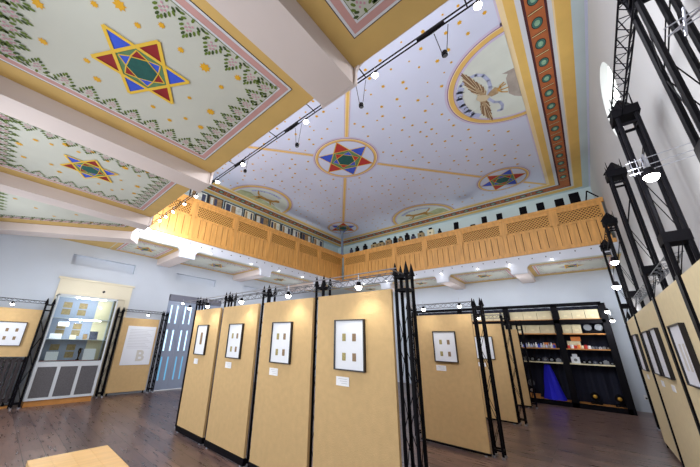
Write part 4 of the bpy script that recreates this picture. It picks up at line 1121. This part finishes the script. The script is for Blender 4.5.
for y, l in cl:
    o = dup(sp, (1.85, y, 4.02), 'lit cable lamp, '+l, group='lamps on the ceiling cable')
    o.scale = (.9,)*3
hp = thing('hanging_spot', 'small dark spot hanging from the cable below the joist tip', 'spotlight', (0,0,0), 'dark spots hanging from the ceiling cable')
MB().lathe([(.014,-.02),(.024,-.014),(.026,.014),(.018,.03)], (0,0,0), 'black_metal', 12).build('housing', hp)
MB().lathe([(.016,-.024),(.016,-.02)], (0,0,0), 'grey_metal', 12).build('lens', hp)
MB().tube((0,-.02,.03),(0,-.06,.3),.003,'black_metal',4).tube((0,.02,.03),(0,.06,.3),.003,'black_metal',4).build('wire', hp)
for k, (y, l) in enumerate(((1.25,'below the joist tip'),(2.2,'left of the central medallion'),(.42,'nearest the top of the photo'),(3.35,'above the end of the framed boards'))):
    o = hp if k == 0 else dup(hp, (0,0,0))
    o.location = (1.88, y, 3.78 if k != 3 else 3.9); o['label'] = 'small dark spot hanging from the cable, '+l
# little lamps in the fascias
sl = thing('fascia_lamp', '', 'lamp', (0,0,0), 'small round lamps along the white fascias')
MB().lathe([(.03,0),(.03,-.03)], (0,0,0), 'silver', 10).build('rim', sl)
MB().lathe([(.022,-.031),(.022,-.04)], (0,0,0), 'lamp_small', 10).build('lens', sl)
fl2 = [((x, GY-.05, 3.98), 'small lit lamp on the left fascia, %s' % l) for x, l in ((2.3,'at its near end'),(3.75,'just past the first joist'),(5.2,'before the second joist'),(6.4,'after the second joist'),(7.6,'before the third joist'),(9.0,'near the corner'))]
fl2 += [((GX-.05, y, 4.0), 'small lit lamp on the back fascia, %s' % l) for y, l in ((.35,'nearest the right wall'),(1.4,'second from the right wall'),(2.3,'third from the right wall'),(3.5,'in the middle'),(4.6,'left of the middle'),(5.7,'towards the corner'),(6.8,'beside the corner'))]
for k, (loc, l) in enumerate(fl2):
    o = sl if k == 0 else dup(sl, (0,0,0))
    o.location = loc; o['label'] = l
    lamp_or_fill((loc[0]-(.1 if loc[0] > 10 else 0), loc[1]-(.1 if loc[0] < 10 else 0), loc[2]-.18), .5, (.95,.96,1), .08)
    lamp_or_fill((loc[0]+(.75 if loc[0] > 10 else 0), loc[1]+(.75 if loc[0] < 10 else 0), 3.15), 9, (.93,.95,1), .2)  # added fill under the galleries; no lamp hangs there

# ------------------------------------------------------------------ lighting
def area(loc, sx, sy, tgt, e, col):
    l = bpy.data.lights.new('near_wall_fill', 'AREA'); l.shape = 'RECTANGLE'; l.size = sx; l.size_y = sy; l.energy = e; l.color = col
    o = bpy.data.objects.new('near_wall_fill', l); COL.objects.link(o); o.location = loc
    o.rotation_euler = (Vector(tgt)-Vector(loc)).to_track_quat('-Z', 'Y').to_euler(); return o
# area lights added in the near-wall openings as unseen daylight fill
for (a, c, z0, z1) in nw:
    up = z0 > 4
    area((XN+.02, (a+c)/2, (z0+z1)/2), 1.4, z1-z0, (XN+5, (a+c)/2, (z0+z1)/2), 80 if up else 52, (.93,.96,1))
# the cable lamps throw their light up to the ceiling and down to the hall
for y in (.13, 1.06, 2.03, 3.38, 4.95, 6.4, 7.4): lamp_or_fill((2.4, y, 4.3), 44, (.94,.95,1), .15)
# unseen point lights behind the gallery railings wash the upper hall
for x in (3.2, 5.8, 8.4): lamp_or_fill((x, 8.75, 5.3), 14, (.94,1,.97), .1)
for y in (6.0, 3.4, .8): lamp_or_fill((11.2, y, 5.3), 14, (.94,1,.97), .1)
# round window daylight


w = bpy.data.worlds.new('world'); S.world = w; w.use_nodes = True
w.node_tree.nodes['Background'].inputs[0].default_value = (.85,.92,1,1); w.node_tree.nodes['Background'].inputs[1].default_value = 1.2

# ------------------------------------------------------------------ camera
yaw, pit, rol, FL = .741333786, .335576859, .0305589091, 281.67459
f = Vector((math.cos(pit)*math.cos(yaw), math.cos(pit)*math.sin(yaw), math.sin(pit)))
rt = Vector((math.sin(yaw), -math.cos(yaw), 0)); up = rt.cross(f)
r2 = rt*math.cos(rol)+up*math.sin(rol); u2 = -rt*math.sin(rol)+up*math.cos(rol)
cam = bpy.data.cameras.new('camera'); co = bpy.data.objects.new('camera', cam); COL.objects.link(co)
M = Matrix((( r2.x,u2.x,-f.x,0),(r2.y,u2.y,-f.y,0),(r2.z,u2.z,-f.z,1.5),(0,0,0,1)))
co.matrix_world = M
cam.sensor_fit = 'HORIZONTAL'; cam.sensor_width = 36; cam.lens = 36*FL/700
cam.shift_x = 27.2/700; cam.shift_y = 10.9/700; cam.clip_start = .05
S.camera = co
S.view_settings.view_transform = 'Standard'; S.view_settings.look = 'None'; S.view_settings.gamma = 1; S.view_settings.use_curve_mapping = False
S.view_settings.exposure = 0.14
S.cycles.max_bounces = 8; S.cycles.diffuse_bounces = 5; S.cycles.use_denoising = True
S.cycles.sample_clamp_indirect = 6
